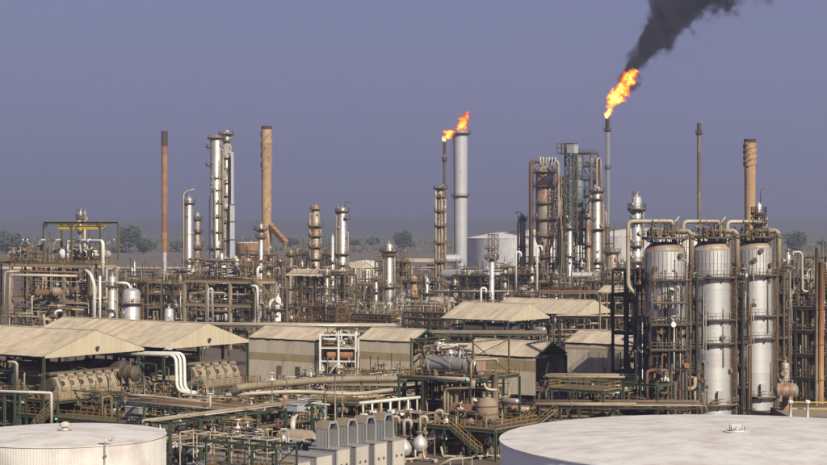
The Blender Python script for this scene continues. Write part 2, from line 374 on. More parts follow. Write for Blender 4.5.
def frame(label, o, nu, nv, du, dv, levels, m='olive', w=.3, decks=(), name='steel_structure', cat='structure frame', rm='ochre', braces=0, base=0.0, deckm='grating', rz=GA, joist=True, kind='i', group=None, seed=1, skip=()):
    """posts, beams, decks; o = world position of the near corner (local 0,0)"""
    q = random.Random(seed); t = thing(name, label, cat, Vector((o[0], o[1], base)), rz, group); top = levels[-1]-base
    for i in range(nu+1):
        for j in range(nv+1):
            if (i,j) in skip: continue
            stick('post', t, (i*du, j*dv, 0), (i*du, j*dv, top), w, m, kind)
    for k, z in enumerate(levels):
        z -= base
        for j in range(nv+1):
            for i in range(nu): stick('beam', t, (i*du+w*.5, j*dv, z), ((i+1)*du-w*.5, j*dv, z), w*.8, m, kind, w*1.1)
        for i in range(nu+1):
            for j in range(nv): stick('beam', t, (i*du, j*dv+w*.5, z-.01), (i*du, (j+1)*dv-w*.5, z-.01), w*.8, m, kind, w*1.1)
        if k in decks:
            for i in range(nu):
                for j in range(nv):
                    link('deck_plate', cached(('deck_plate', round(du,2), round(dv,2)), lambda: M().box(.02,du-.02,.02,dv-.02,-.06,0), deckm), t, (i*du, j*dv, z+w*.62+.06))
            zz = z+w*.62+.062; a, b = nu*du, nv*dv
            for pts in ([(0,0,zz),(a,0,zz)], [(a,0,zz),(a,b,zz)], [(a,b,zz),(0,b,zz)], [(0,b,zz),(0,0,zz)]):
                M().rail(pts, w=.07).obj('railing', rm, t)
        if joist and k in decks:
            for i in range(nu):
                for c in (1/3, 2/3): stick('joist', t, ((i+c)*du, w*.5, z+.02), ((i+c)*du, nv*dv-w*.5, z+.02), w*.45, m, kind)
    zs = [0] + [z-base for z in levels]
    for _ in range(braces):
        i = q.randrange(nu); k = q.randrange(len(levels)); j = q.choice([0, nv]); f = q.random() < .5
        a, b = (i*du, (i+1)*du); a, b = (b, a) if f else (a, b)
        stick('brace', t, (a, j*dv+.12, zs[k]+.1), (b, j*dv+.12, zs[k+1]-.2), w*.5, m, kind)
    return t
def lattice(label, o, a, b, z0, z1, bay, m='olive', w=.22, rz=GA, name='lattice_tower', cat='tower', group=None, xbrace=True):
    t = thing(name, label, cat, Vector((o[0], o[1], 0)), rz, group)
    for x, y in ((0,0),(a,0),(a,b),(0,b)): stick('post', t, (x,y,z0), (x,y,z1), w, m)
    z = z0; k = 0
    while z < z1-.2:
        zn = min(z+bay, z1)
        for p, q in (((0,0),(a,0)),((a,0),(a,b)),((a,b),(0,b)),((0,b),(0,0))):
            stick('beam', t, (*p, zn-.1), (*q, zn-.1), w*.7, m)
            p2, q2 = (p, q) if k % 2 else (q, p)
            stick('brace', t, (*p2, z+.1), (*q2, zn-.2), w*.5, m, 'b')
            if xbrace and q[1] == p[1]: stick('brace', t, (*q2, z+.1), (*p2, zn-.2), w*.5, m, 'b')
        z = zn; k += 1
    return t
PIPEMATS = ['pale_pipe', 'tan_pipe', 'dull_pipe', 'rust_pipe', 'white_pipe', 'ochre', 'aluminium']
def pipework(label, o, su, sv_, z0, z1, n, seed, mats=None, rmin=.07, rmax=.28, valves=4, drums=0, rz=GA, upright=.4, name='pipework', cat='pipes', group=None, posts=3, postm='olive', vstack=0):
    """one welded, interconnected set of process pipes standing in a box su x sv x (z1-z0)"""
    q = random.Random(seed); t = thing(name, label, cat, Vector((o[0], o[1], 0)), rz, group); mats = mats or PIPEMATS[:4]
    for k in range(posts):
        for j in (0, 1):
            x = su*(k+.5)/posts; y = sv_*(.1+.8*j); stick('support_post', t, (x,y,0), (x,y,z1*.8+z0*.2), .2, postm)
        zz = z0+(z1-z0)*q.choice([.3,.5,.7]); stick('support_beam', t, (su*(k+.5)/posts, sv_*.1, zz), (su*(k+.5)/posts, sv_*.9, zz), .2, postm)
    for k in range(n):
        r = rmin + (rmax-rmin)*q.random()**2; u, v, z = q.uniform(0,su), q.uniform(0,sv_), q.uniform(z0,z1); pts = [(u,v,z)]
        lastax = None
        for _ in range(q.randint(2,5)):
            ax = q.choices(['u','v','z'], [1-upright, .35, upright])[0]
            if ax == lastax: continue
            lastax = ax
            if ax == 'u': u = q.uniform(0,su)
            elif ax == 'v': v = q.uniform(0,sv_)
            else: z = q.uniform(z0,z1) if q.random() < .6 else (z0 if q.random() < .7 else z1)
            if (Vector(pts[-1])-Vector((u,v,z))).length > r*5: pts.append((u,v,z))
        if len(pts) < 2: continue
        s = M(); s.tube(pts, r, r*2.4, 7, seg=3)
        a, b = Vector(pts[0]), Vector(pts[1]); d = (b-a).normalized()
        for e, f in ((a, d), (Vector(pts[-1]), (Vector(pts[-2])-Vector(pts[-1])).normalized())): s.cyl(e, e+f*.1, r*1.55, 8)
        s.obj('pipe', q.choice(mats), t)
    for k in range(valves):
        vm = cached(('valve',), valve_mesh, q.choice(['dull_pipe','white_pipe','rust_pipe','green']))
        v_ = link('valve', vm, t, (q.uniform(0,su), q.uniform(0,sv_), q.uniform(z0,z1)), q.choice([0, math.pi/2]))
        v_.scale = (q.uniform(.9,1.5),)*3
    for k in range(drums):
        r = q.uniform(.4,.8); l = q.uniform(1.6,3.2); x, y, z = q.uniform(r,su-r), q.uniform(r,sv_-r), q.uniform(z0, z1-l*.5)
        s = M()
        if q.random() < .6: s.lathe([(r*.5,-.25*r),(r*.85,0),(r,.25*r),(r,l-.25*r),(r*.85,l),(r*.4,l+.25*r)], 14, p=(x,y,max(z,.3)))
        else: s.lathe([(r*.5,-.25*r),(r*.85,0),(r,.25*r),(r,l-.25*r),(r*.85,l),(r*.4,l+.25*r)], 14, p=(x,y,z+.6), ax=(q.choice([1,0]),1,0) if 0 else ((1,0,0) if q.random()<.5 else (0,1,0)))
        s.obj('small_drum', q.choice(['aluminium','stained_clad','pale_pipe']), t)
    for k in range(vstack):
        x, y = q.uniform(0,su), q.uniform(0,sv_); h = q.uniform(1,4); M().cyl((x,y,z1*.6),(x,y,z1+h),.08,6).obj('vent_pipe', q.choice(['pale_pipe','dull_pipe']), t)
    return t
def rack(label, p0, L, wd, levels, mats=None, ang=GA, bay=6.0, m='olive', rmax=.3, fill=.85, seed=3, base=0.0, group=None, w=.28, elbows=True, name='pipe_rack', rmin=.07):
    """pipe rack: bents of two posts and a beam per level, pipes side by side along local x"""
    q = random.Random(seed); t = thing(name, label, 'pipe rack', Vector((p0[0], p0[1], base)), ang, group); mats = mats or ['pale_pipe','tan_pipe','dull_pipe','rust_pipe','pale_pipe','aluminium']
    nb = max(1, round(L/bay))
    for k in range(nb+1):
        x = L*k/nb
        for y in (0, wd): stick('post', t, (x,y,0), (x,y,levels[-1]-base), w, m)
        for z in levels: stick('beam', t, (x,w*.5,z-base), (x,wd-w*.5,z-base), w, m)
    for y in (0, wd):
        for z in levels[-1:]: 
            for k in range(nb): stick('beam', t, (L*k/nb+w*.5,y,z-base-.02), (L*(k+1)/nb-w*.5,y,z-base-.02), w*.8, m)
    for z in levels:
        y = .35
        while y < wd-.3:
            r = rmin+(rmax-rmin)*q.random()**2; y += r
            if y+r > wd-.2: break
            if q.random() < fill:
                x0 = 0-.5-q.random() if q.random() < .8 else q.uniform(0,L*.4); x1 = L+.5+q.random() if q.random() < .8 else q.uniform(L*.6,L)
                zz = z-base+w*.56+r; pts = [(x0,y,zz),(x1,y,zz)]
                if elbows and q.random() < .35: pts.append((x1,y,zz+q.choice([-1,1])*q.uniform(.8,2)))
                if elbows and q.random() < .25: pts.insert(0,(x0,y,zz-q.uniform(.8,2.5)))
                s = M(); s.tube(pts, r, r*2.4, 8, seg=3)
                for f in range(q.randint(0,2)):
                    xf = q.uniform(max(x0,0),min(x1,L)); s.cyl((xf,y,zz),(xf+.15,y,zz), r*1.5, 8)
                s.obj('pipe', q.choice(mats), t)
            y += r+.12+q.random()*.25
    return t
def hdrum(label, o, L, r, m='aluminium', rz=GA, z=0, name='horizontal_drum', cat='drum', group=None, saddles=True, nozzles=3, seed=0, base=None, flange_ends=False):
    q = random.Random(seed); t = thing(name, label, cat, Vector((o[0], o[1], z)), rz, group)
    c = r+.5
    M().lathe([(r*.1,-.45*r),(r*.45,-.4*r),(r*.8,-.22*r),(r,0),(r,L),(r*.8,L+.22*r),(r*.45,L+.4*r),(r*.1,L+.45*r)], 22, p=(0,0,c), ax=(1,0,0)).obj('shell', m, t)
    for x in (.0, L*.5, L-.1): M().lathe([(r*.99,0),(r+.05,.01),(r+.05,.12),(r*.99,.13)], 22, p=(x,0,c), ax=(1,0,0), caps=False).obj('seam_ring', m, t)
    if flange_ends:      # bolted channel head at the near end, girth flanges at both
        for x in (L-1.5, L-1.32, .5): M().cyl((x,0,c),(x+.14,0,c), r*1.22, 22).obj('girth_flange', m, t)
        M().cyl((L+.3,0,c),(L+.55,0,c), r*.9, 20).cyl((L+.55,0,c),(L+.62,0,c), r*1.1, 20).obj('channel_cover', 'stained_clad', t)
        M().tube([(L-.7,0,c+r*.8),(L-.7,0,c+r+1.0),(L-2.2,0,c+r+1.0)], .2, .5, 8).tube([(L-.7,0,c-r*.8),(L-.7,0,c-r-.4)], .2, None, 8).obj('nozzle_pipe', 'pale_pipe', t)
    if saddles:
        for x in (L*.2, L*.8): M().box(x-.15,x+.15,-r*.8,r*.8,0,c-r*.55).obj('saddle', 'concrete', t)
    for k in range(nozzles):
        x = L*(.15+.7*q.random()); M().cyl((x,0,c+r*.9),(x,0,c+r+.35),.16,8).cyl((x,0,c+r+.35),(x,0,c+r+.43),.27,8).obj('nozzle', m, t)
    return t
def stairs(t, a, b, wdt=.9, m='ochre', sm='olive'):
    """straight flight in the thing's own frame from low point a to high point b"""
    a = Vector(a); b = Vector(b); d = Vector((b.x-a.x, b.y-a.y, 0)).normalized(); side = Vector((-d.y, d.x, 0))*wdt/2
    s = M()
    for sg in (-1, 1): s.bar(a+side*sg, b+side*sg, .08, .28)
    s.obj('stringer', sm, t)
    n = max(3, int((b.z-a.z)/.22)); s = M()
    for k in range(n):
        p = a.lerp(b, (k+.5)/n); s.bar(p-side, p+side, .26, .04)
    s.obj('tread', 'grating', t); s = M()
    for sg in (-1, 1):
        for k in range(5): p = a.lerp(b, k/4)+side*sg; s.bar(p, p+Vector((0,0,1.0)), .06)
        for h in (1.0,.5): s.bar(a+side*sg+Vector((0,0,h)), b+side*sg+Vector((0,0,h)), .06)
    s.obj('railing', m, t)
def sheet_mesh(wd, L, slope, amp=.065, nr=2):
    """one corrugated sheet, along local x wd wide, running up local y with the roof's slope"""
    s = M(); pr = []
    for k in range(nr):
        x = wd*k/nr; q = wd/nr; pr += [(x,0),(x+q*.66,0),(x+q*.74,amp),(x+q*.92,amp)]
    pr.append((wd,0)); n = len(pr)
    for y, z in ((0,0),(L*math.cos(slope), L*math.sin(slope))):
        for a, b in pr: s.v.append((a,y,z+b))
    for k in range(n-1): s.f.append((k,k+1,n+k+1,n+k)); s.s.append(False)
    for k in range(n-1):     # the sheet's own thickness at the eave
        i = len(s.v); a, b = pr[k], pr[k+1]; s.v += [(a[0],0,a[1]),(b[0],0,b[1]),(b[0],0,b[1]-.05),(a[0],0,a[1]-.05)]; s.f.append((i,i+3,i+2,i+1)); s.s.append(False)
    return s
def shed(label, o, L, Wd, z, rise, wall=None, gable=True, m='green', posts=True, walls_end=None, sheet=1.15, bandz=None, postdx=6.0, name='shed', over=.5, zfloor=0.0, cat='shed', endframe=True, group=None):
    """o = world x,y of the near right-hand eave corner; the ridge runs along local -x; gable at local x=0; depth along local y"""
    t = thing(name, label, cat, Vector((o[0], o[1], 0)), GA, group); hw = Wd/2; sl = math.atan2(rise, hw); Ls = math.hypot(rise, hw)+over
    n = int(L/sheet); me = cached(('roof_sheet', round(Ls,2), round(sl,3)), lambda: sheet_mesh(sheet+.03, Ls, sl), 'roof')
    q = random.Random(int(o[0]*10))
    for k in range(n):
        x = -sheet*(k+1)+.0; j = q.uniform(-.06,.06)
        a = link('roof_sheet', me, t, (x, -over*math.cos(sl)+j, z-over*math.sin(sl)+j*math.tan(sl)+.06+.004*(k%2)))
        b = link('roof_sheet', me, t, (x+sheet, Wd+over*math.cos(sl), z-over*math.sin(sl)+.06+.004*(k%2)), math.pi)
    L = n*sheet
    s = M(); i = 0
    for sg in (-1,1): s.quad((-L,hw,z+rise+.13),(.05,hw,z+rise+.13),(.05,hw+sg*.35,z+rise+.13-.35*math.tan(sl)+.03),(-L,hw+sg*.35,z+rise+.13-.35*math.tan(sl)+.03))
    s.obj('ridge_cap', 'roof', t)
    # gutter beam, purlins, trusses
    for y in (0, Wd): stick('eave_beam', t, (-L,y,z-.22), (-.2,y,z-.22), .22, m, 'i', .34)
    nx = max(1, round(L/postdx))
    for k in range(nx+1):
        x = -.25-(L-.5)*k/nx
        for y in (0, Wd):
            if posts: stick('post', t, (x,y,zfloor), (x,y,z-.4), .32, m)
        if k and gable or not gable or k:
            for sg in (0,1): stick('rafter', t, (x,sg*Wd,z-.12), (x,hw,z+rise-.14), .2, m)
            stick('tie_beam', t, (x,.2,z-.25), (x,Wd-.2,z-.25), .18, m)
    for k in range(1,4):
        for sg in (0,1):
            y = hw*k/4; stick('purlin', t, (-L,(y if not sg else Wd-y),z+rise*k/4-.1), (-.1,(y if not sg else Wd-y),z+rise*k/4-.1), .12, m, 'b')
    if gable:      # cream ribbed sheets filling the triangle, one by one
        ns = int(Wd/1.0); ws = Wd/ns
        for k in range(ns):
            y0, y1 = k*ws, (k+1)*ws; f = lambda y: rise*(1-abs(y-hw)/hw)
            s = M(); d = .03+.006*(k%2)
            ys = [y0, y1] if not (y0 < hw < y1) else [y0, hw, y1]
            for ya, yb in zip(ys, ys[1:]):
                s.quad((d,ya,z-.35),(d,yb,z-.35),(d,yb,z+f(yb)),(d,ya,z+f(ya)))
                s.quad((d-.03,yb,z-.35),(d-.03,ya,z-.35),(d-.03,ya,z+f(ya)),(d-.03,yb,z+f(yb)))
            s.box(d, d+.035, y0+.02, y0+.07, z-.35, z+max(f(y0)-.03,.0)) if f(y0) > .1 else None
            s.obj('gable_sheet', 'gable', t)
    else:
        for y in (0,1): stick('rafter', t, (-.1, y*Wd, z-.12), (-.1, hw, z+rise-.14), .26, m)
        stick('tie_beam', t, (-.1,.2,z-.25), (-.1,Wd-.2,z-.25), .22, m); stick('king_post', t, (-.1,hw,z-.1),(-.1,hw,z+rise-.2),.16,m)
    if wall:      # front wall of ribbed sheets from zfloor up, (zb, bandlow, bandhigh)
        zb, b0, b1 = wall; np_ = int(L/1.15); ws = L/np_
        def wp(h): 
            s = M(); s.box(0,ws-.012,-.04,.0,0,h)
            for c in (.0,.5): s.box(ws*c+.03, ws*c+.08, -.06, -.04, 0.01, h-.01)
            return s
        for k in range(np_):
            x = -ws*(k+1)
            for za, zc, mm in ((zb,b0,'wall'),(b0+.012,b1,'window_band'),(b1+.012,z-.42,'wall')):
                if zc-za < .2: continue
                h = round(zc-za,3); link('wall_sheet' if mm == 'wall' else 'window_panel', cached(('sheet', round(ws,3), h), lambda: wp(h), mm), t, (x, -.17, za))
        # rear wall closes the hall
        M().box(-L,0,Wd+.17,Wd+.22,zb,z-.4).obj('rear_wall', 'wall', t)
        M().box(-L-.05,-L,0,Wd,zb,z-.3).obj('end_wall', 'wall', t)
    if endframe and not gable:
        stick('brace', t, (0,.2,zfloor+.4), (0,Wd*.45,z-.5), .16, m); stick('brace', t, (0,Wd*.5,z-.5), (0,Wd-.3,zfloor+.4), .16, m)
    return t
# ================================================================ the setting
def ground():
    s = M(); ys = [60,150,220,300,400,520,700,900,1300,2000,3200,6000,14000]; xs = [-6000,-2500,-1000,-400,-150,0,150,400,1000,2500,6000]
    for y0, y1 in zip(ys, ys[1:]):
        for x0, x1 in zip(xs, xs[1:]): s.quad((x0,y0,0),(x1,y0,0),(x1,y1,0),(x0,y1,0))
    tag(s.obj('ground', 'ground'), kind='structure')
D('field', (0.16, 0.11, 0.07), dirt=(0.07, 0.075, 0.04), rough=0.95, amt=0.8, streak=0, scale=0.03, var=0)
D('hill', (0.055, 0.06, 0.035), dirt=(0.10, 0.085, 0.055), rough=0.95, amt=0.7, streak=0, scale=0.02, var=0, bump=0)
ground()
tag(M().quad((-1500,1180,.05),(1500,1180,.05),(1900,3600,.05),(-1900,3600,.05)).obj('field', 'field'), kind='structure')
def hills(Y, depth, prof, seed):
    """a rolling ridge: prof = (px, photo row of its skyline)"""
    s = M(); nx, ny = 90, 10; px0, px1 = -250, 1080
    def top(px):
        for (a, ya), (b, yb) in zip(prof, prof[1:]):
            if a <= px <= b: t = (px-a)/(b-a); t = t*t*(3-2*t); return wz(ya*(1-t)+yb*t, Y)
        return wz(prof[-1][1], Y)
    for j in range(ny+1):
        for i in range(nx+1):
            px = px0+(px1-px0)*i/nx; v = j/ny; h = max(top(px),8)*math.sin(math.pi*min(v*1.0,1))**.7
            x = wx(px, Y); y = Y+depth*(v-.5)
            h *= 1+.10*noise.noise((x*.004, y*.004, seed)); h += 5*noise.noise((x*.02, y*.02, seed))*(.2+math.sin(math.pi*v))
            s.v.append((x, y, max(h, 0) - (.5 if j in (0,ny) else 0)))
    for j in range(ny):
        for i in range(nx): a = j*(nx+1)+i; s.f.append((a,a+1,a+nx+2,a+nx+1)); s.s.append(True)
    tag(s.obj('hills', 'hill'), kind='structure')
hills(6000, 1200, [(-250,226),(0,224),(120,223),(200,222),(330,221),(380,220),(470,221),(600,222),(700,224),(800,220),(1080,222)], 1.5)
hills(8300, 1600, [(-250,222),(0,219),(60,216.5),(140,218.5),(260,219),(340,216.5),(420,214),(520,218),(600,220),(700,218),(790,215),(1080,219)], 5.5)

# trees
def crown_mesh(w, h, n, seed, leaf):
    q = random.Random(seed); s = M(); blobs = []
    for k in range(11):
        a = q.uniform(0, 6.28); rr = q.uniform(0, .62); zz = q.uniform(.34, .86); blobs.append((rr*math.cos(a)*w/2, rr*math.sin(a)*w/2, zz*h, q.uniform(.20,.34)*min(w,h)))
    for k in range(n):
        b = q.choice(blobs); d = Vector((q.gauss(0,1), q.gauss(0,1), q.gauss(0,1))).normalized()*b[3]*(.55+.5*q.random())
        c = Vector(b[:3])+Vector((d.x, d.y, d.z*.75)); a = Vector((q.gauss(0,1), q.gauss(0,1), q.gauss(0,1))).normalized(); bb = a.orthogonal().normalized(); l = leaf*q.uniform(.6,1.4)
        s.quad(c-a*l-bb*l, c+a*l-bb*l*.6, c+a*l+bb*l, c-a*l*.7+bb*l)
    return s, blobs
def trunk_mesh(h, blobs, seed):
    s = M(); s.tube([(0,0,0),(.2,.1,h*.25),(0,0,h*.5)], h*.028, h*.1, 7); 
    for b in blobs[:7]: s.bar((0,0,h*.3), b[:3], h*.018)
    return s
TV = []
for k, (w, h) in enumerate([(24,17),(19,19),(26,14),(15,13)]):
    s, bl = crown_mesh(w, h, 2200, k+3, .74); TV.append((s.mesh('crown','leaf'), trunk_mesh(h, bl, k).mesh('trunk','bark'), w, h))
def tree(px, base, scale, kind, label, group=None):
    base += 3; scale *= 1.2; Y = FPX*CAMZ/(base-HY); cr, tr, w, h = TV[kind]
    t = thing('tree', label, 'tree', gnd(px, Y), rnd.uniform(0,6.28), group); t.scale = (scale,)*3
    link('trunk', tr, t); link('crown', cr, t)
for px, base, sc, k, l in [(6,251,1.15,0,'broad dark tree at the edge of the field beyond the drum gantry'),(22,252,.95,2,'lower rounded tree beside the broad dark one beyond the gantry'),
    (-8,251,1.1,1,'tree half cut off at the frame edge beyond the gantry'),(128,250,1.3,1,'tall dense tree between the gantry and the slender rusty stack'),
    (143,251,.9,2,'spreading tree just before the slender rusty stack'),(152,249,.7,3,'small tree nearly touching the slender rusty stack'),
    (402,249,1.05,1,'rounded dark tree on the field behind the short silver column'),(355,247,.8,3,'small bushy tree on the field behind the tall ringed silver column'),(412,246,.6,3,'small low tree next to the rounded dark tree on the field'),
    (373,244.5,.8,2,'wide low tree far across the brown field'),(795,253,1.05,1,'lone round tree beyond the third drum'),(822,247,.7,3,'small hazy tree at the frame edge beyond the third drum'),
    (178,249,.7,2,'low tree between slender rusty stack and slim silver column'),(290,246,.8,2,'low tree behind the brown helical stack'),(468,244,.8,2,'hazy tree left of the far white tank')]:
    tree(px, base, sc, k, l)
def treeline():
    s = M(); q = random.Random(5)
    for k in range(1250):
        Y = q.choice([2100,2600,3000,3300,3700])*q.uniform(.94,1.08); px = q.uniform(-200,1030); x = wx(px,Y); w = q.uniform(12,34); h = q.uniform(5,13)*(1 if Y > 2500 else .6)
        for j in range(46):
            d = Vector((q.gauss(0,1),q.gauss(0,1),q.gauss(0,1))).normalized(); c = Vector((x+d.x*w*.55*q.random()**.3, Y+d.y*w*.5, h*.5+d.z*h*.5)); a = Vector((q.gauss(0,1),q.gauss(0,1),q.gauss(0,1))).normalized(); b = a.orthogonal().normalized(); l = q.uniform(.6,1.5)
            s.quad(c-a*l-b*l, c+a*l-b*l, c+a*l+b*l, c-a*l+b*l)
    tag(s.obj('treeline', 'scrub'), kind='stuff')
treeline()
# haze: one closed box round everything below the sky
hz = M().box(-7500,7500,-30,9800,-1,172).mesh('haze','ground'); hm = bpy.data.materials.new('haze'); hm.use_nodes = True; n_ = hm.node_tree; n_.nodes.clear()
ho = n_.nodes.new('ShaderNodeOutputMaterial'); hv = n_.nodes.new('ShaderNodeVolumePrincipled'); hv.inputs['Color'].default_value = (0.86,0.89,1.0,1)
hv.inputs['Density'].default_value = 0.00025; hv.inputs['Anisotropy'].default_value = 0.55; n_.links.new(hv.outputs[0], ho.inputs['Volume'])
hz.materials.clear(); hz.materials.append(hm); tag(link('haze', hz), kind='stuff')

# far pale road embankment and pipeline on the field
rd = thing('pipeline', 'long pale pipeline crossing the brown field behind the columns', 'pipeline', (0,0,0), 0)
for a, b in ((-120,120),(120,330),(330,520),(520,1000)): M().tube([W(a,250,1150)-Vector((0,0,wz(250,1150)-2.2)), W(b,250,1150)-Vector((0,0,wz(250,1150)-2.2))], 1.0, 1, 8).obj('pipe', 'pale_pipe', rd)
for k in range(40):
    p = W(-110+27*k,250,1150); M().box(p.x-.4,p.x+.4,p.y-.5,p.y+.5,0,1.4).obj('pipe_support', 'concrete', rd)

# ---------------------------------------------------------------- far storage tanks
def tank(label, p, Rr, h, cone, capr=True, wm='tank_white', rm='tank_roof', npan=48, segs=96, ribs=0, courses=0, rust=False, group=None):
    t = thing('storage_tank', label, 'tank', p, 0, group); q = random.Random(int(p[0]))
    if ribs:
        a0 = 2*math.pi/npan
        def pan():
            s = M()
            for k in range(ribs):
                a = a0*k/ribs; b = a0*(k+1)/ribs; c = a+(b-a)*.62
                for (x, rx), (y, ry) in (((a,Rr),(c,Rr)), ((c,Rr),(c+(b-c)*.2,Rr+.02)), ((c+(b-c)*.2,Rr+.02),(b-(b-c)*.2,Rr+.02)), ((b-(b-c)*.2,Rr+.02),(b,Rr))):
                    s.quad((rx*math.cos(x),rx*math.sin(x),0),(ry*math.cos(y),ry*math.sin(y),0),(ry*math.cos(y),ry*math.sin(y),h-.06),(rx*math.cos(x),rx*math.sin(x),h-.06))
            return s
        me = pan().mesh('wall_panel', wm)
        for k in range(npan): link('wall_panel', me, t, (0,0,0), a0*k)
    elif courses:
        hh = h/courses
        for k in range(courses):
            M().lathe([(Rr,hh*k+.0),(Rr,hh*(k+1)-.03),(Rr-.03,hh*(k+1))], segs, caps=False).obj('shell_course', wm, t)
    # roof in radial plates, each slightly proud of its neighbour
    a0 = 2*math.pi/npan
    def plate():
        s = M(); b = .004
        for r0, r1 in ((.05,.34),(.34,.67),(.67,1.0)):
            f = lambda r: h + cone*(1-r*r)
            for k in range(3):
                x, y = a0*k/3, a0*(k+1)/3; R_ = Rr+.09
                s.quad((r0*R_*math.cos(x),r0*R_*math.sin(x),f(r0)),(r1*R_*math.cos(x),r1*R_*math.sin(x),f(r1)),(r1*R_*math.cos(y),r1*R_*math.sin(y),f(r1)),(r0*R_*math.cos(y),r0*R_*math.sin(y),f(r0)), True)
        return s
    pm = plate().mesh('roof_plate', rm)
    for k in range(npan): link('roof_plate', pm, t, (0,0,.006*(k%2)), a0*k)
    M().lathe([(Rr+.02,h-.14),(Rr+.10,h-.12),(Rr+.10,h-.01),(Rr+.02,h+.01)], segs, caps=False).obj('rim', wm, t)
    M().cyl((0,0,h+cone-.1),(0,0,h+cone+.1), Rr*.056, 16).obj('roof_cap', rm, t)
    return t
tank('far white storage tank with streaked wall behind the slim framed column', gnd(545,900), wx(545+79,900)-wx(545,900), wz(238,900), 4.5, 'far_white','far_white', npan=36, courses=5)
tank('far white storage tank behind the ringed column and the first drum', gnd(648,870), wx(CX+60,870), wz(236,870), 4.0, 'far_white','far_white', npan=36, courses=5)
tank('low grey tank with a rust coloured roof edge behind the brown helical stack', gnd(252,900), wx(CX+16,900), wz(243,900), .6, 'stained_clad','rust_stack', npan=24, courses=3)
tank('squat pale tank partly hidden behind the short silver column', gnd(366,850), wx(CX+12,850), wz(262,850), 1.0, 'stack_grey','tank_roof', npan=24, courses=3)

# ================================================================ stacks and flares
def stack(label, px, w0, w1, ytop, Y, m, name='chimney', bands=None, burnt=0, helix=None, decks=(), ladder=None, lower=None, cat='chimney', band_m=None):
    p = gnd(px, Y); t = thing(name, label, cat, p, 0); zt = wz(ytop, Y); r0 = w0/2/FPX*Y; r1 = w1/2/FPX*Y
    f = lambda z: r1+(r0-r1)*(z/zt); z = 0; zb = zt-burnt; 
    step = bands or 8
    while z < zb-.3:
        z2 = min(z+step, zb); mm = lower[1] if lower and z < wz(lower[0], Y) else m
        M().lathe([(f(z)+.05,z),(f(z)+.05,z+.25),(f(z),z+.3),(f(z2),z2-.01)], 22, caps=False).obj('shell_section', mm, t); z = z2
    if burnt: M().lathe([(f(zb)+.04,zb),(f(zt)+.04,zt),(f(zt)-.25,zt),(f(zt)-.3,zt-3)], 22, caps=False).obj('burnt_tip', 'burnt', t)
    else: M().lathe([(f(zt)+.1,zt-.4),(f(zt)+.1,zt),(f(zt)-.25,zt),(f(zt)-.3,zt-3)], 22, caps=False).obj('rim', m, t)
    if helix:
        za = wz(helix, Y)
        for k in range(3):
            pts = [((f(z_)+.25)*math.cos(a), (f(z_)+.25)*math.sin(a), z_) for z_, a in [(za+(zb-za)*i/26, k*2.094+i*.32) for i in range(27)]]
            s = M()
            for a, b in zip(pts, pts[1:]): s.bar(a, b, .12, .6)
            s.obj('helical_strake', m, t)
    back = CAMDIR(p)
    for y, ext in decks: add_deck(t, f(wz(y,Y)), wz(y,Y), ext, rm='dull_pipe')
    if ladder is not None: add_ladder(t, r0, 3, zt-1, back+ladder, 'dull_pipe')
    return t, p, zt
stack('slender rust brown stack standing alone left of the slim silver column', 164.5, 6.4, 5.0, 131, 800, 'rust_stack', bands=9, burnt=7, lower=(254,'clad'))
stack('brown stack with helical strakes and blackened top rim', 266.5, 10.5, 9.6, 126, 700, 'tan_stack', bands=9, burnt=1.4, helix=170)
stack('tall thick silver grey stack topped by an orange flame', 460.5, 14.5, 12.5, 131, 720, 'stack_grey', bands=24, decks=((133.5,1.3),(196,.9)), ladder=-1.45)
stack('brown tapered chimney rising behind the third drum', 750, 11.5, 9.8, 139, 470, 'tan_stack', bands=5, burnt=1.0, helix=166)
stack('slim dark grey stack rising behind the second drum', 699, 3.9, 3.0, 123, 620, 'dull_pipe', bands=7, burnt=3.5, decks=((133,.6),))
stack('tall thin flare stack with black tip and large smoky flame', 607.5, 4.2, 3.2, 119, 800, 'stack_grey', name='flare_stack', cat='flare stack', bands=11, burnt=6, decks=((130,.8),(168,.5)), ladder=.3)
M().bar(W(271,224,700), W(286,246,690), 1.6, 1.2)
d_ = thing('duct', 'sloping rust orange flue duct joining the brown helical stack', 'duct', gnd(278,690), 0)
s = M(); a_, b_ = W(269,224,700)-gnd(278,690), W(286,243,690)-gnd(278,690); s.bar(a_, b_, 2.0, 1.8); s.obj('duct_body', 'rust_stack', d_)
for k in range(1,5): c_ = a_.lerp(b_, k/5); s = M(); s.bar(c_, c_+(b_-a_).normalized()*.3, 2.2, 2.0); s.obj('duct_flange', 'rust_pipe', d_)
stick('support_post', d_, (b_.x,b_.y,0), b_, .5, 'concrete')

# ================================================================ distillation columns
A = 9
column('slim bright silver column with a lamp arm by the slender rusty stack', 189, 8.6, 197, 600, 'aluminium', ((203,A,.8),(262,1.3)), goose=(-1,1.2,1.5), ladder=-1.3, rings=9, seed=1)
pol = thing('vent_pole', 'thin pale pole with curved lamp arm beside the slim silver column', 'pole', gnd(183.6,598), 0)
M().tube([(0,0,0),(0,0,wz(194,598)),(1.0,0,wz(191,598)),(3.2,0,wz(189.5,598))], .22, 1.2, 8).obj('pole','pale_pipe',pol); M().lathe([(.1,-.2),(.45,0),(.2,.25)],10,p=(3.3,0,wz(189.5,598))).obj('lamp_head','white_pipe',pol)
column('short tan streaked column with platforms between slim and twin silver columns', 197.5, 5, 213, 610, 'stained_clad', ((219,A,.8),(232,A,.9),(248,A,1.0)), ladder=1.2, rings=5, rm='dull_pipe')
column('thin silver column attached left of the twin tall columns', 211, 4.2, 196, 640, 'clad', ((150,1.2,.1),) if 0 else (), rings=6)
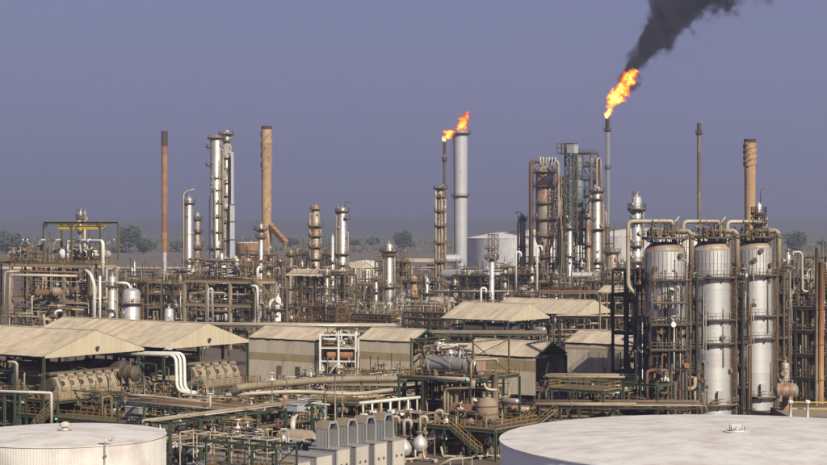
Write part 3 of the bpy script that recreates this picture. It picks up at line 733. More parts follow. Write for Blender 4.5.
column('tallest silver column of the twin pair, left one with ladder', 216.5, 13, 136, 630, 'aluminium', ((138,A,1.0),(147,.45,1.5,-1.35),(165,.45,1.7,-1.35),(178,.7,.7,.5),(190,.6,.8,.2),(203,.7,.7,.6),(217,.7,.8,.4),(232,.8,.8,.4),(248,A,1.0)), ladder=.55, rings=7, feed=((.9,150,250,.35),(-.2,190,262,.3),(.35,160,240,.22)), seed=3, manholes=6)
column('second tall silver column of the twin pair, right one', 226.5, 8.5, 132, 636, 'clad', ((134,A,1.3),(141,.8,1.0),(158,.7,.8),(170,.6,.9,.8),(183,.7,.7),(196,.7,.8),(209,.7,.8,-.5),(222,.8,.8),(240,A,.9)), ladder=-.2, rings=7, feed=((.8,146,230,.3),), manholes=5, goose=(1,1.4,1.2))
dc = thing('duct_column', 'flat sided grey riser fixed to the right of the twin silver columns', 'duct', gnd(232.5,632), 0)
M().box(-.8,.8,-.8,.8,0,wz(205,632)).box(-.5,.5,-.5,.5,wz(205,632),wz(152,632)).obj('riser','stack_grey',dc)
for y in (240,222,205): M().box(-1.0,1.0,-1.0,1.0,wz(y,632),wz(y,632)+.35).obj('flange','dull_pipe',dc)
column('short silver column with crowded platform before the brown helical stack', 261, 5.2, 224, 560, 'aluminium', ((229,A,1.6),(237,A,1.0),(270,1.2,1.0)), ladder=1.0, rings=5, goose=(-1,1.0,1.0))
column('brownish column with four platforms left of the ringed silver column', 315.5, 8.2, 205, 590, 'stained_clad', ((209,1.0,.8),(226,A,1.2),(236,A,1.0),(247,A,1.1),(259,A,1.0)), ladder=-.8, rings=5, feed=((-1.2,214,268,.38),(1.2,230,262,.25)))
column('tall silver ringed column at centre with bent davit on top', 342.3, 9.0, 207, 545, 'aluminium', ((211,A,.9),(218,.7,1.2,1.0),(254,A,1.0),(265,1.3,.9),(288,A,1.0)), goose=(1,1.6,1.6), ladder=-1.25, rings=6, feed=((-1.4,212,330,.3),(1.35,232,300,.18)), seed=5)
column('short silver column with wide top platform near the field', 389, 8.6, 243, 560, 'aluminium', ((251,A,1.7),(255,A,1.0),(287,A,.9)), ladder=-.9, rings=5, goose=(-1,.7,.8), feed=((1.4,250,312,.24),(-1.35,256,315,.25)))
column('tall crowded column carrying a slim flaring vent beside the thick stack', 440.5, 6.6, 186, 640, 'stained_clad', ((188,A,1.5),(197,A,1.0),(211,A,1.2),(226,1.4,1.2),(243,A,1.1),(262,A,1.2),(280,A,1.0)), ladder=.7, rings=4, feed=((-1.1,190,300,.45),(1.2,200,300,.4),(.2,196,290,.18)), manholes=6)
stack('slim dark vent stack carrying the small yellow flame', 444.6, 3.0, 2.2, 142, 655, 'dull_pipe', bands=6, burnt=4.5, decks=((160,.5),))
column('slim silver column crowned by a lattice frame in front of the far tank', 491.8, 5.2, 258, 500, 'clad', ((258,A,1.4),(248,1.2,1.4),(303,A,.8)), ladder=None, rings=5)
lattice('small square steel frame on top of the slim silver column', W(488,258,500), 2.2, 2.0, wz(258,500), wz(234,500), 2.2, 'dull_pipe', .16, name='frame', cat='frame')
column('thin brown column left of the rust streaked reactor', 522.5, 5.6, 216, 575, 'stained_clad', ((219,A,.7),(247,1.3,.8),(275,A,.8)), goose=(-1,1.3,1.5), ladder=1.1, rings=5, feed=((-1.3,222,320,.35),))
column('slim silver column standing before the olive lattice tower', 569.5, 5.0, 226, 520, 'clad', ((228,A,.9),(256,A,.8),(280,1.2,.8)), ladder=-1.0, rings=5)
column('bright silver column right of the olive lattice tower', 596.8, 10, 187, 555, 'aluminium', ((191,A,1.1),(199,1.2,1.0),(229,A,1.2),(262,A,1.0)), ladder=1.0, rings=5, feed=((-1.2,196,290,.4),(1.4,205,300,.28)), manholes=5, seed=8)
column('thin pale column to the right of the bright silver column', 588.5, 4.6, 214, 540, 'stained_clad', ((217,A,.8),(245,A,.8),(280,A,.9)), ladder=.6, rings=4)
column('silver column with bent davit rising behind the first drum', 636.8, 9.6, 196, 340, 'clad', ((209,A,.9),(222,1.2,.5),(246,1.4,.6),(262,A,.6)), goose=(-1,1.0,.3), ladder=1.2, rings=3, feed=((1.2,212,300,.16),(-1.3,230,300,.14)), manholes=4)
column('slender silver column to the right of the third drum', 788, 6.0, 254, 300, 'aluminium', ((266,A,.45),(300,A,.5),(327,A,.6),(352,A,.7)), ladder=-1.0, rings=2.2, goose=(1,.5,.8))
column('squat tan vessel between far tanks and the bright silver column', 612, 12, 250, 500, 'stained_clad', ((252,A,.8),(272,1.3,.8)), rings=3, ladder=.7, name='vessel', cat='vessel')
column('short brown tapered column on the yellow railed deck, right of short silver one', 414, 6.4, 276, 520, 'tan_stack', ((281,A,1.0),(297,A,.9)), rings=3, ladder=.8)
column('bright capped small column next to the short brown tapered column', 427, 4.2, 278, 510, 'aluminium', ((293,A,1.4),(307,A,.8)), rings=3)
column('white jacketed column right of the drum gantry', 112.3, 7.2, 276, 415, 'clad', ((286,A,.6),), rings=2.5, ladder=-1.1, name='vessel', cat='vessel')
column('wide dome topped silver vessel beside the white jacketed column', 131.5, 18, 288, 405, 'clad', ((303,A,.9),), rings=3, ladder=1.1, name='vessel', cat='vessel', seed=4)
column('small upright silver vessel behind the second shed roof', 169, 9.5, 308, 385, 'clad', (), rings=2, name='vessel', cat='vessel')
column('grey silver vessel low between the twin columns and tan structure', 223, 14, 256, 560, 'clad', ((262,A,1.2),), rings=3, name='vessel', cat='vessel')
column('thin rust brown column behind the short silver column', 405, 4.4, 258, 640, 'rust_stack', ((262,A,.8),(275,A,.8)), rings=4)
column('pale column between tan structure and gabled cooler', 291, 4.4, 250, 600, 'stained_clad', ((255,A,.9),(270,A,.8)), rings=4, ladder=.5)
column('thin silver column half hidden behind the ringed silver column', 332.5, 3.6, 236, 575, 'clad', ((262,A,.7),), rings=4)
column('thin silver column above the second shed near the gantry', 134.5, 2.6, 262, 520, 'aluminium', ((276,A,.6),), rings=4)
# rust-streaked reactor: wide shell over a thinner one, a fan of pipes over its head and a tall riser
rt, rr_, rz_, rp = column('broad rust streaked reactor column crowned by a fan of bent pipes', 545, 18.5, 166, 560, 'stained_clad', ((172,A,1.0),(186,A,1.1),(203,1.0,1.0),(219,A,1.2),(236,A,1.0),(257,A,1.0),(277,A,1.2)), narrow=(241,11), ladder=.9, rings=3.4, manholes=8, seed=12, head='dome', name='reactor')
for k in range(6):
    x = -1.6+k*.95; M().tube([(x*.6,-.6,rz_-1.3),(x,-1.0,rz_+1.4),(x,-1.0,rz_+2.6)], .26, .6, 8).cyl((x,-1,rz_+2.6),(x,-1,rz_+3.0),.4,8).obj('top_pipe', 'clad', rt)
M().tube([(-1.0,-.4,rz_-1),(-1.0,-.4,rz_+1.6),(-rr_-1.5,-.4,rz_+1.6),(-rr_-1.5,-.4,rz_-44)], .72, 2.6, 12, seg=7).obj('riser_pipe', 'rust_pipe', rt)
M().tube([(1.5,.4,rz_-1),(1.8,.4,rz_+2.2),(rr_+1.4,.4,rz_+1.4),(rr_+1.4,.4,rz_-16),(rr_-.2,.4,rz_-18)], .5, 1.6, 10, seg=6).obj('side_pipe', 'stained_clad', rt)
M().tube([(rr_-.3,-1.2,wz(200,560)),(rr_+.8,-1.6,wz(200,560)),(rr_+.8,-1.6,wz(262,560))], .3, .8, 8).obj('side_pipe', 'pale_pipe', rt)

# olive lattice tower with lift cage, equipment floors with dark blue vessels to its right
lp = W(565,300,548)
lattice('tall olive steel lattice lift tower between reactor and silver column', (lp.x, lp.y), 2.9, 2.4, 0, wz(143,548), 4.2, 'olive', .36)
cab = thing('lift_cabin', 'pale sheet clad cabin at the top of the olive lattice tower', 'cabin', (wx(567,544), 544, wz(152.5,544)), GA)
M().box(0,2.6,-.0,2.4,-.2,2.3).obj('wall','stack_grey',cab); M().box(-.1,2.75,-.1,2.5,2.31,2.45).obj('roof','tank_roof',cab); M().rail([(-3.6,0,-.2),(-.1,0,-.2)],h=3,w=.2).rail([(-3.6,2.4,-.2),(-.1,2.4,-.2)],h=3,w=.2).obj('railing','olive',cab); M().box(-3.7,-.1,0,2.4,-.4,-.2).obj('landing','grating',cab)
ZL = [wz(y,560) for y in (300,282,262,245,229,213,196,180,166,153)]
frame('tall narrow steel floors holding dark blue vessels beside the lift tower', (wx(575,566),566), 2, 1, 2.9, 5.0, ZL[::-1] if 0 else sorted(ZL), 'olive', .32, decks=(3,4,5,6,7,8,9), braces=12, rm='olive', joist=False)
for i,(y0,y1,w_,l_) in enumerate(((158,176,8,'topmost dark blue vessel hung in the steel floors'),(181,206,10,'large dark blue banded vessel on the upper steel floors'),(232,243,9,'small blue vessel low in the steel floors'),(214,226,9,'brown grey vessel between the blue ones in the steel floors'))):
    Y_=563; t = thing('blue_vessel' if i!=3 else 'vessel', l_, 'vessel', (wx(578.5,Y_),Y_,wz(y1,Y_)),0); h_=wz(y0,Y_)-wz(y1,Y_); r_=w_/2/FPX*Y_
    M().lathe([(r_*.5,-.3*r_),(r_*.85,0),(r_,.3*r_),(r_,h_-.3*r_),(r_*.85,h_),(r_*.4,h_+.25*r_)],18).obj('shell','blue_vessel' if i!=3 else 'sooty_shade_clad',t)
    for k in range(3): M().lathe([(r_,-.1),(r_+.1,-.08),(r_+.1,.08),(r_,.1)],18,p=(0,0,h_*(k+1)/4),caps=False).obj('ring','dull_pipe',t)
pipework('dark risers and ladders packed between the reactor and lift tower', (wx(553,566),566), 4, 5, 2, wz(176,566), 60, 778, mats=['dull_pipe','dark','stained_clad','galv'], upright=.75, rmax=.35, valves=16, drums=5, posts=2, postm='dark')
pipework('grey risers packed right of the lift tower behind the silver column', (wx(588,572),572), 5, 4, 2, wz(205,572), 50, 779, mats=['dull_pipe','dark','stained_clad','galv'], upright=.75, rmax=.35, valves=12, drums=4, posts=2, postm='dark')
pipework('dark pipes and risers threaded through the steel floors by the lift tower', (wx(575,566),566), 7, 5, wz(290,560), wz(158,560), 46, 777, mats=['dull_pipe','blue_vessel','stained_clad','tan_pipe'], upright=.75, rmax=.4, valves=14, drums=4, posts=1, postm='dark')
frame('dark steel bracing frame between reactor and lift tower', (wx(553,568),568), 1, 1, 3.2, 4.0, sorted([wz(y,556) for y in (300,283,266,249,232,215,198,181)]), 'dark', .3, decks=(2,4,5,6), braces=10, rm='dull_pipe', joist=False)
frame('brown steel service frame right of the bright silver column', (wx(602,560),560), 1, 1, 2.6, 3.0, sorted([wz(y,560) for y in (300,280,262,244,228)]), 'dull_pipe', .28, decks=(1,2,3,4), braces=6, rm='ochre', joist=False)

# ================================================================ drum gantry unit at the left
Y0 = 430
go = W(11,264,Y0+8)
frame('tan concrete three level table structure under the drum gantry', (go.x,go.y), 3, 1, 9.6, 8, [4.2, wz(300,Y0), wz(265,Y0)-.2], 'concrete', .75, decks=(1,2), braces=0, kind='b', seed=2, joist=True, rm='ochre')
zd = wz(263,Y0)+.4
frame('long steel walkway floor reaching past the picture edge by the gantry', (wx(-14,Y0+16),Y0+16), 3, 1, 9.0, 5, [zd-.6], 'olive', .35, decks=(0,), rm='ochre')
gg = thing('gantry', 'olive goalpost lifting gantry over the white drums', 'gantry', W(43.5,264,Y0+4), GA); gg.location.z = zd+.3
hh = wz(225,Y0)-zd
for x in (0,10,20): stick('post', gg, (x,0,0), (x,0,hh), .42, 'olive'); 
for a in (0,10): stick('beam', gg, (a,0,hh+.2), (a+10,0,hh+.2), .42, 'olive', 'i', .6)
for x in (0,10,20): stick('post', gg, (x,6,0), (x,6,hh), .42, 'olive'); stick('beam', gg, (x,.2,hh), (x,6,hh), .3, 'olive')
for a in (0,10): stick('beam', gg, (a,6,hh+.2), (a+10,6,hh+.2), .42, 'olive', 'i', .6)
stick('monorail', gg, (2,3,hh-.9), (18.5,3,hh-.9), .35, 'yellow', 'i', 1.0)
for x, s_ in ((0,1),(20,-1),(10,-1)): stick('knee_brace', gg, (x,0,hh-1.4), (x+1.4*s_,0,hh), .25, 'olive')
for k in range(6): stick('hanger', gg, (2.5+3*k,3,hh-.4), (2.5+3*k,3,hh+.0), .2, 'olive')
for i,(px,py,r_,dy,l_) in enumerate(((62,255,1.25,3,'left white drum end under the olive gantry'),(80,254,1.25,4,'middle white drum under the olive gantry beside the bent pipe'),(92,253,1.0,7,'rear white drum under the olive gantry'))):
    hdrum(l_.replace('left ','first ').replace('middle','second'), (wx(px,Y0+dy),Y0+dy), 5.5, r_, 'white_pipe' if i<2 else 'clad', GA+math.pi/2*1.0, zd, seed=i)
for i,(px,py,l_) in enumerate(((54,290,'dull silver drum end on the lower table floor, first of two'),(68,290,'dull silver drum end on the lower table floor, second of two'),(36,291,'small brown drum end on the lower table floor'))):
    hdrum(l_, (wx(px,Y0-4),Y0-4), 6, 1.1 if i<2 else .8, 'stained_clad' if i<2 else 'rust_pipe', GA+math.pi/2, wz(300,Y0)+.5, seed=i+5)
def bigpipe(label, pts, r, m='white_pipe', bend=None, name='pipe', cat='pipe', flanges=(), sup=()):
    o = Vector((pts[0].x, pts[0].y, 0)); t = thing(name, label, cat, o, 0)
    L_ = [p-o for p in pts]; M().tube(L_, r, bend or r*3, 14, seg=7).obj('pipe_run', m, t)
    for i, f in flanges:
        a, b = L_[i], L_[i+1]; d = (b-a).normalized(); c = a.lerp(b, f); M().cyl(c-d*.12, c+d*.12, r*1.35, 14).obj('flange', m, t)
    for i, f in sup:
        c = L_[i].lerp(L_[i+1], f); stick('support_post', t, (c.x,c.y,0), (c.x,c.y,c.z-r), .3, 'olive')
    return t
bigpipe('fat white pipe arching over the drums and down the gantry deck', [W(81,253,428),W(81,241,428),W(103,241,417),W(103,276,417)], .42, flanges=((1,.4),(2,.6)))
bigpipe('white pipe arching over the first drum under the gantry', [W(67,252,433),W(67,241,433),W(88,241,430),W(88,250,430)], .5)
bigpipe('fat white pipe bending down beside the table structure', [W(85,270,419),W(90,273,417),W(94.5,284,415),W(94.5,332,415)], .42, bend=2.0, flanges=((2,.3),))
bigpipe('thin white vertical pipe right of the fat bent white pipe', [W(100,276,414),W(100,334,414)], .3)
bigpipe('long tan pipe loop along the front of the table structure', [W(9,320,420),W(10,275,420),W(77,276,416)], .3, 'pale_pipe')
bigpipe('outer tan pipe loop at the picture edge by the table structure', [W(4,318,422),W(5,272,422),W(20,271,422)], .25, 'pale_pipe')
bigpipe('white bent pipe entering the dome topped vessel', [W(117,283,405),W(128,283,405),W(131.5,290,405)], .35, bend=1)
bigpipe('pale pipe bracket standing on the lower floor of the table structure', [W(32,326,414),W(32,297,414),W(34,296,414)], .2,'pale_pipe')
bigpipe('white angled pipe before the table structure foot', [W(55,332,412),W(55,311,412),W(62,310.5,412)], .28)
column('thin vent tower with top fittings above the olive gantry', 80.5, 2.2, 212, 450, 'clad', ((218,A,.9),(231,A,.6)), rings=4, ladder=.6, goose=(-1,.9,.9), z0=15)
column('slim pale vent tower beside the one above the gantry', 84.8, 1.8, 213, 452, 'pale_pipe', (), rings=4, z0=15)
for i,(px,s_) in enumerate(((20,1),(31,-1),(37,1),(52,1),(106,1))):
    fl = thing('floodlight_pole', ['floodlight pole nearest the picture edge on the gantry deck','tilted floodlight pole second along the gantry deck','floodlight pole third along the gantry deck before the gantry','floodlight pole inside the first gantry bay','floodlight pole outside the far gantry post'][i], 'light pole', (wx(px,Y0+2),Y0+2,zd+.3), 0)
    stick('pole', fl, (0,0,0), (0,0,3.6), .18, 'dull_pipe','r'); M().tube([(0,0,3.5),(.7*s_,0,4.4),(2.0*s_,0,5.2)], .12, .5, 6).obj('arm','pale_pipe',fl); M().box(1.6*s_-.5,1.6*s_+.5,-.3,.3,4.9,5.15).obj('lamp_head','white_pipe',fl)
pipework('crowded valves and risers on the gantry deck by the picture edge', W(4,262,Y0+9), 12, 6, zd+.2, zd+4, 26, 21, valves=8, upright=.7, vstack=6)
pipework('pipes and valves on the gantry deck beside the white drums', W(46,262,Y0+7), 18, 5, zd+.2, zd+3.5, 22, 22, valves=6, upright=.6)
pipework('pipe tangle on the lower floor of the table structure', W(12,300,Y0+5), 27, 8, 12.5, 20, 60, 23, valves=10, upright=.4, postm='concrete', drums=2)
pipework('dark pipe tangle at the foot of the table structure', W(8,330,Y0+2), 28, 8, 3, 11.5, 50, 24, valves=8, upright=.45, drums=3)
pipework('low pipes and yellow rails before the table structure, by the picture edge', W(0,325,Y0-14), 16, 4, 4, 9.5, 26, 25, mats=['ochre','tan_pipe','pale_pipe','rust_pipe'], upright=.5)

# ================================================================ tan process structure in the middle left
Y1 = 425
o = W(184.5,281,Y1+9)
frame('tan concrete process structure with mid floor behind the second shed', (o.x,o.y), 3, 1, 7.6, 8, [wz(325,Y1), wz(306,Y1), wz(281,Y1)-.3], 'concrete', .62, decks=(1,2), kind='b', rm='ochre', seed=4)
st = thing('staircase', 'sloping olive staircase climbing the tan process structure', 'stairs', (wx(278,Y1-6),Y1-6,0), 0)
stairs(st, (0,0,wz(305,Y1)), (-6.0,0.5,wz(279,Y1)), 1.0, 'ochre','olive')
pipework('pipes and pumps crowding the top floor of the tan process structure', (o.x,o.y), 23, 8, wz(280,Y1)+.3, wz(280,Y1)+5, 50, 31, valves=14, upright=.55, drums=4, vstack=8)
pipework('pipes hanging under the top floor of the tan process structure', (o.x,o.y), 23, 8, wz(304,Y1), wz(284,Y1), 40, 32, valves=10, upright=.5, drums=3)
pipework('dark pipes at the foot of the tan process structure', (o.x,o.y), 23, 8, 1, wz(309,Y1), 34, 33, upright=.5, drums=2)
bigpipe('white pipe loop rising in front of the tan process structure', [W(257.5,312,418),W(257.5,286,418),W(251,286,419)], .33)
bigpipe('paired grey riser with rounded head before the tan structure', [W(208,324,415),W(208,290,415),W(212,288,415),W(213,324,415)], .3,'clad')
bigpipe('white elbow pipe beside the small white tank', [W(270,312,405),W(270,301,405),W(277,300,405)], .4)
column('small white tank at the end of the tan process structure', 278, 6, 297, 404, 'white_pipe', ((309,A,.9),), rings=0, name='vessel', cat='vessel', z0=8)
bigpipe('silver vertical pipe between the brown stack column and tan structure', [W(257.5,281,424),W(257.5,268,424),W(262,266,425)], .35)

# ================================================================ pipework rows behind the sheds
LM = [(112,'the white jacketed column'),(138,'the dome topped vessel'),(164,'the slender rusty stack'),(187,'the slim silver column'),(215,'the twin silver columns'),(243,'the low grey tank'),(268,'the brown helical stack'),
      (294,'the pale column near the cooler'),(318,'the four platform brownish column'),(345,'the ringed silver column'),(366,'the squat pale tank'),(392,'the short silver column'),(418,'the short brown tapered column'),(446,'the vent with the small flame'),(470,'the thick flaming stack'),
      (496,'the frame topped slim column'),(521,'the thin brown column'),(547,'the rust streaked reactor'),(572,'the olive lift tower'),(600,'the bright silver column'),(624,'the ringed column behind the first drum')]
for i,(px,l_) in enumerate(LM):
    for j,(Y_,wd_,z1,nn) in enumerate(((490,'front',10,24),(565,'second',13,22),(655,'rearmost',15,18))):
        if j == 0 and (180 < px < 290): continue
        q = random.Random(i*7+j); p = W(px-12+q.uniform(-4,4),300,Y_+q.uniform(-15,15))
        if j == 0 and 325 < px < 410: z1 = 6
        if j == 1 and 325 < px < 410: z1 = 9
        pipework(f'{wd_} row of low pipes and risers below {l_}', p, 9.5, 8, 0.5, z1*q.uniform(.7,1.1), nn, i*11+j+100, valves=4, drums=q.choice([0,1,2]), upright=.55, vstack=3, rmax=.32, postm=q.choice(['olive','concrete','rust_pipe']), mats=q.choice([['galv','tan_pipe','rust_pipe','dull_pipe','dark'],['galv','dull_pipe','pale_pipe','dark'],['pale_pipe','dull_pipe','white_pipe','galv']]))
FR = [(118,520,3,12,'olive','olive pipe frame behind the dome topped vessel'),(150,560,3,13,'rust_pipe','rust brown pipe frame around the slender rusty stack foot'),(288,540,4,15,'olive','olive cooler frame under the gabled roof'),
      (352,590,3,10,'concrete','tan frame between ringed column and short silver column'),(396,600,3,11,'dull_pipe','grey frame behind the short brown tapered column'),(452,560,4,14,'dark','dark exchanger frame before the thick flaming stack'),
      (500,540,3,15,'dark','dark frame behind the frame topped slim column'),(516,600,4,17,'olive','olive frame behind the thin brown column'),(578,520,4,15,'concrete','tan multi post frame below the bright silver column'),(236,640,4,17,'rust_pipe','rusty frame behind the twin silver columns'),(285,650,4,19,'dull_pipe','grey frame behind the gabled cooler'),(615,430,2,12,'olive','olive frame under the small tan roof beside the first drum')]
for i,(px,Y_,n_b,z1,mm,l_) in enumerate(FR):
    frame(l_, W(px,300,Y_), n_b, 1, 5.5, 6, [z1*.36,z1*.68,z1], mm, .36, decks=(1,2), braces=3, rm=['ochre','olive','dull_pipe'][i%3], seed=i, joist=False)
    pipework(l_.replace('frame','piping',1)+' level', W(px,300,Y_), 5.5*n_b, 6, z1*.4, z1+2.5, 30, 300+i, upright=.5, valves=6, drums=2, postm=mm, vstack=4)
# the gabled cooler roofs
def smallroof(label, px, py, Y, L, Wd, rise, m='roof', rz=GA, gm='gable', under='concrete', h=None):
    z = wz(py, Y); t = thing('roof_shelter', label, 'shelter', (wx(px,Y),Y,0), rz); hw = Wd/2; sl = math.atan2(rise,hw); n = max(2,int(L/1.2)); ws = L/n
    me = sheet_mesh(ws, math.hypot(rise,hw)+.3, sl).mesh('roof_sheet', m)
    for k in range(n):
        link('roof_sheet', me, t, (-ws*(k+1),-.28,z-.1+.003*(k%2))); link('roof_sheet', me, t, (-ws*k,Wd+.28,z-.1+.003*(k%2)), math.pi)
    s = M(); s.v += [(-.05,0,z-.12),(-.05,Wd,z-.12),(-.05,hw,z+rise-.12),(-.15,0,z-.12),(-.15,Wd,z-.12),(-.15,hw,z+rise-.12)]; s.f += [(0,1,2),(3,5,4),(0,3,4,1)]; s.s += [0,0,0]; s.obj('gable_panel', gm, t)
    for x in (-.4,-L+.4):
        for y in (.2,Wd-.2): stick('post', t, (x,y,0), (x,y,z-.1), .3, under)
    return t
smallroof('small tan gabled roof over the olive cooler frame', 326, 276, 530, 16, 8, 1.9, gm='green')
smallroof('low tan roof shelter behind the ringed silver column', 360, 268, 600, 14, 8, 1.8)
smallroof('pale low roof behind the short brown tapered column', 436, 262, 700, 24, 8, 1.2)
smallroof('small tan roof beside the first drum', 650, 293, 350, 12, 5, 1.2)
smallroof('tiny tan roof on the brown frame near the bright silver column', 632, 286, 480, 8, 5, 1)
# thick ducts by the flaming stack
hdrum('silver drum lying beside the base of the thick flaming stack', (wx(443,690),690), 7, 1.7, 'stack_grey', 0, wz(263,690)-.6)
bigpipe('long grey duct at the base of the thick flaming stack', [W(441,274,640),W(530,276,640)], 2.0, 'stack_grey', sup=((0,.1),(0,.35),(0,.6),(0,.9)), name='duct', cat='duct')
hdrum('tan drum with domed end left of the frame topped slim column', (wx(430,500),500), 6.5, 1.5, 'stained_clad', -.1, wz(309,500))
hdrum('rust brown drum before the short silver column foot', (wx(371,480),480), 6.5, 1.2, 'rust_pipe', -.1, wz(317,480)-1.2)
hdrum('silver drum high on the tan frame under the bright silver column', (wx(572,515),515), 7, 1.0, 'clad', -.1, wz(277,515)-1)
for i,(px,y0,y1,Y_,l_) in enumerate(((537,246,305,500,'white gooseneck riser left of the reactor foot'),(516,252,290,505,'white gooseneck riser near the thin brown column'),(481,288,330,470,'thin white gooseneck between slim column and shed roof'))):
    bigpipe(l_, [W(px,y1,Y_),W(px,y0,Y_),W(px+5,y0,Y_),W(px+5,y0+5,Y_)], .3)
q_ = random.Random(77)
for i,(px,Y_,n_b,z1,l_) in enumerate(((299,455,3,9,'cluttered frame before the four platform brownish column'),(322,450,1,7,'cluttered frame at the foot of the ringed silver column'),(352,455,3,7,'cluttered frame before the squat pale tank'),(372,460,1,7,'cluttered frame before the short silver column'),(404,455,3,7.5,'cluttered frame before the short brown tapered column'),
   (448,640,4,12,'tall rust framed structure beside the thick flaming stack'),(474,600,3,9,'rust framed structure left of the frame topped column'),(505,500,2,10,'rust framed structure between slim column and gooseneck riser'),(528,520,3,13,'rust framed structure before the reactor foot'),(554,505,2,12,'rust framed structure before the lift tower foot'),(585,500,2,14,'rust framed structure before the bright silver column'),(604,480,3,15,'rust framed structure before the squat tan vessel'),
   (114,470,3,15,'cluttered frame between gantry unit and dome topped vessel'),(140,480,3,14,'cluttered frame behind the dome topped vessel'),(165,500,3,15,'cluttered frame before the slender rusty stack'),(240,600,3,20,'cluttered frame between twin columns and helical stack'),(300,620,3,20,'cluttered frame behind the brownish column'),(375,640,3,17,'cluttered frame beyond the short silver column'))):
    mm = q_.choice(['olive','dark','rust_pipe','dull_pipe'])
    frame(l_, W(px,300,Y_), n_b, 1, 4.2, 5, [z1*.3,z1*.55,z1*.8,z1], mm, .3, decks=(1,2,3), braces=4, rm=q_.choice(['ochre','rust_pipe','dull_pipe']), seed=i+900, joist=False)
    pipework(l_.replace('frame','pipes inside the frame').replace('rust framed structure','thin dark risers of the structure'), W(px,300,Y_), 4.2*n_b, 5, .5, z1+3, 44, 930+i, mats=['dull_pipe','galv','tan_pipe','dark','pale_pipe','dark'], upright=.6, rmax=.2, valves=10, drums=2, postm=mm, vstack=7)
for i,(px,y0,w_,Y_,l_) in enumerate(((238,262,3.4,590,'slim silver riser column behind the tan process structure'),(302,262,3.6,560,'slim silver column left of the four platform brownish column'),(327,270,3,520,'small silver column left of the ringed silver column foot'),(376,274,4,540,'small silver column left of the short silver column'),(455,280,3.4,560,'small silver column below the thick flaming stack'),(505,262,4,540,'grey silver column right of the frame topped slim column'),
   (532,268,4,520,'small silver column before the reactor foot'),(556,272,4.4,515,'short stout silver column before the lift tower foot'),(582,262,4,530,'small silver column left of the bright silver column foot'),(622,262,4,480,'small silver column before the column behind the drums'),(150,282,4,500,'small silver column right of the dome topped vessel'),(205,268,3.4,560,'small silver column at the foot of the twin columns'))):
    column(l_, px, w_, y0, Y_, ['clad','aluminium'][i%2], ((y0+5,A,.9),(y0+18,1.0,.8)), rings=3.5, ladder=(-1)**i*.9, seed=i)
# ---- racks running across behind the sheds
rack('long pipe rack crossing behind the second shed and walled sheds', W(196,326,372), 42, 5, [5.5,8.6], ang=-.10, seed=5, m='olive', mats=['pale_pipe','aluminium','pale_pipe','tan_pipe'])
rack('long pipe rack crossing behind the centre sheds', W(330,330,366), 44, 5, [5.0,7.4], ang=-.08, seed=6, m='green', mats=['pale_pipe','aluminium','dull_pipe','tan_pipe'])
rack('high pipe rack crossing before the reactor foot', W(430,294,520), 60, 5, [7.5,10.2], ang=-.05, seed=7, m='dark', mats=['pale_pipe','dull_pipe','white_pipe'])
rack('pipe rack on the brown field side behind the short silver column', W(350,256,820), 60, 4, [10], ang=-.03, seed=8, m='dull_pipe')
rack('pipe rack between the small roofs and the first drum', W(560,322,400), 40, 4, [6,9], ang=-.1, seed=9, m='dark')
rack('upper pipe rack above the shed with cream gable at far right', W(540,300,470), 36, 4, [9,12], ang=-.05, seed=10, m='concrete')
# ================================================================ sheds
def corner(px, py, z): p = at(px, py, z); return p
S1 = corner(45,356,11.3); S2 = corner(165,347,11.3); S3 = corner(320,340,9); S4 = corner(413,341,9); S5 = corner(509,320,9); S6 = corner(577,314,9); S7 = corner(536,356,9); S8 = corner(650,345,9)
shed('open compressor shed nearest the camera with cream gable and tan ribbed roof', S1, 44, 20, 11.3, 3.2, posts=True)
shed('second open compressor shed with cream gable behind the nearest one', S2, 34, 19.5, 11.3, 3.2)
shed('walled grey shed with tan roof and long window strip', S3, 17.7, 9.6, 9, 1.9, wall=(.6,4.7,6.1), gable=False)
shed('smaller walled shed with striped wall right of the white steel frame', S4, 13.7, 8.6, 9, 1.9, wall=(1.5,5.2,6.6), gable=False)
shed('open shed with cream gable below the frame topped column', S5, 19.5, 17.3, 9, 3.3)
shed('small far open shed with cream gable beside the first drum', S6, 26, 17.1, 9, 3.0)
shed('raised shed with pale wall and open braced end by the large white tank', S7, 16, 9.6, 9, 2.0, wall=(2.6,6.4,8.2), gable=False, zfloor=0)
shed('long tan roofed walled shed left of the first drum', S8, 17.5, 9.6, 9, 1.8, wall=(3.4,7.6,8.0), gable=False)
def loc_of(c, u, v): return Vector((c.x,c.y,0)) + U*u + V*v
for (u, v, c, l_) in ((-10,-.24,S3,'first grey door in the wall of the window strip shed'),(-5.5,-.24,S3,'second grey door in the wall of the window strip shed')):
    p = loc_of(c,u,v); d = thing('narrow_door', l_, 'door', (p.x,p.y,.7), GA); M().box(0,.9,-.12,-.05,0,3).obj('door_leaf','dull_pipe',d); M().box(-.08,.98,-.08,-.02,3,3.12).box(-.08,0,-.1,-.02,0,3).box(.9,.98,-.1,-.02,0,3).obj('door_frame','dark',d)
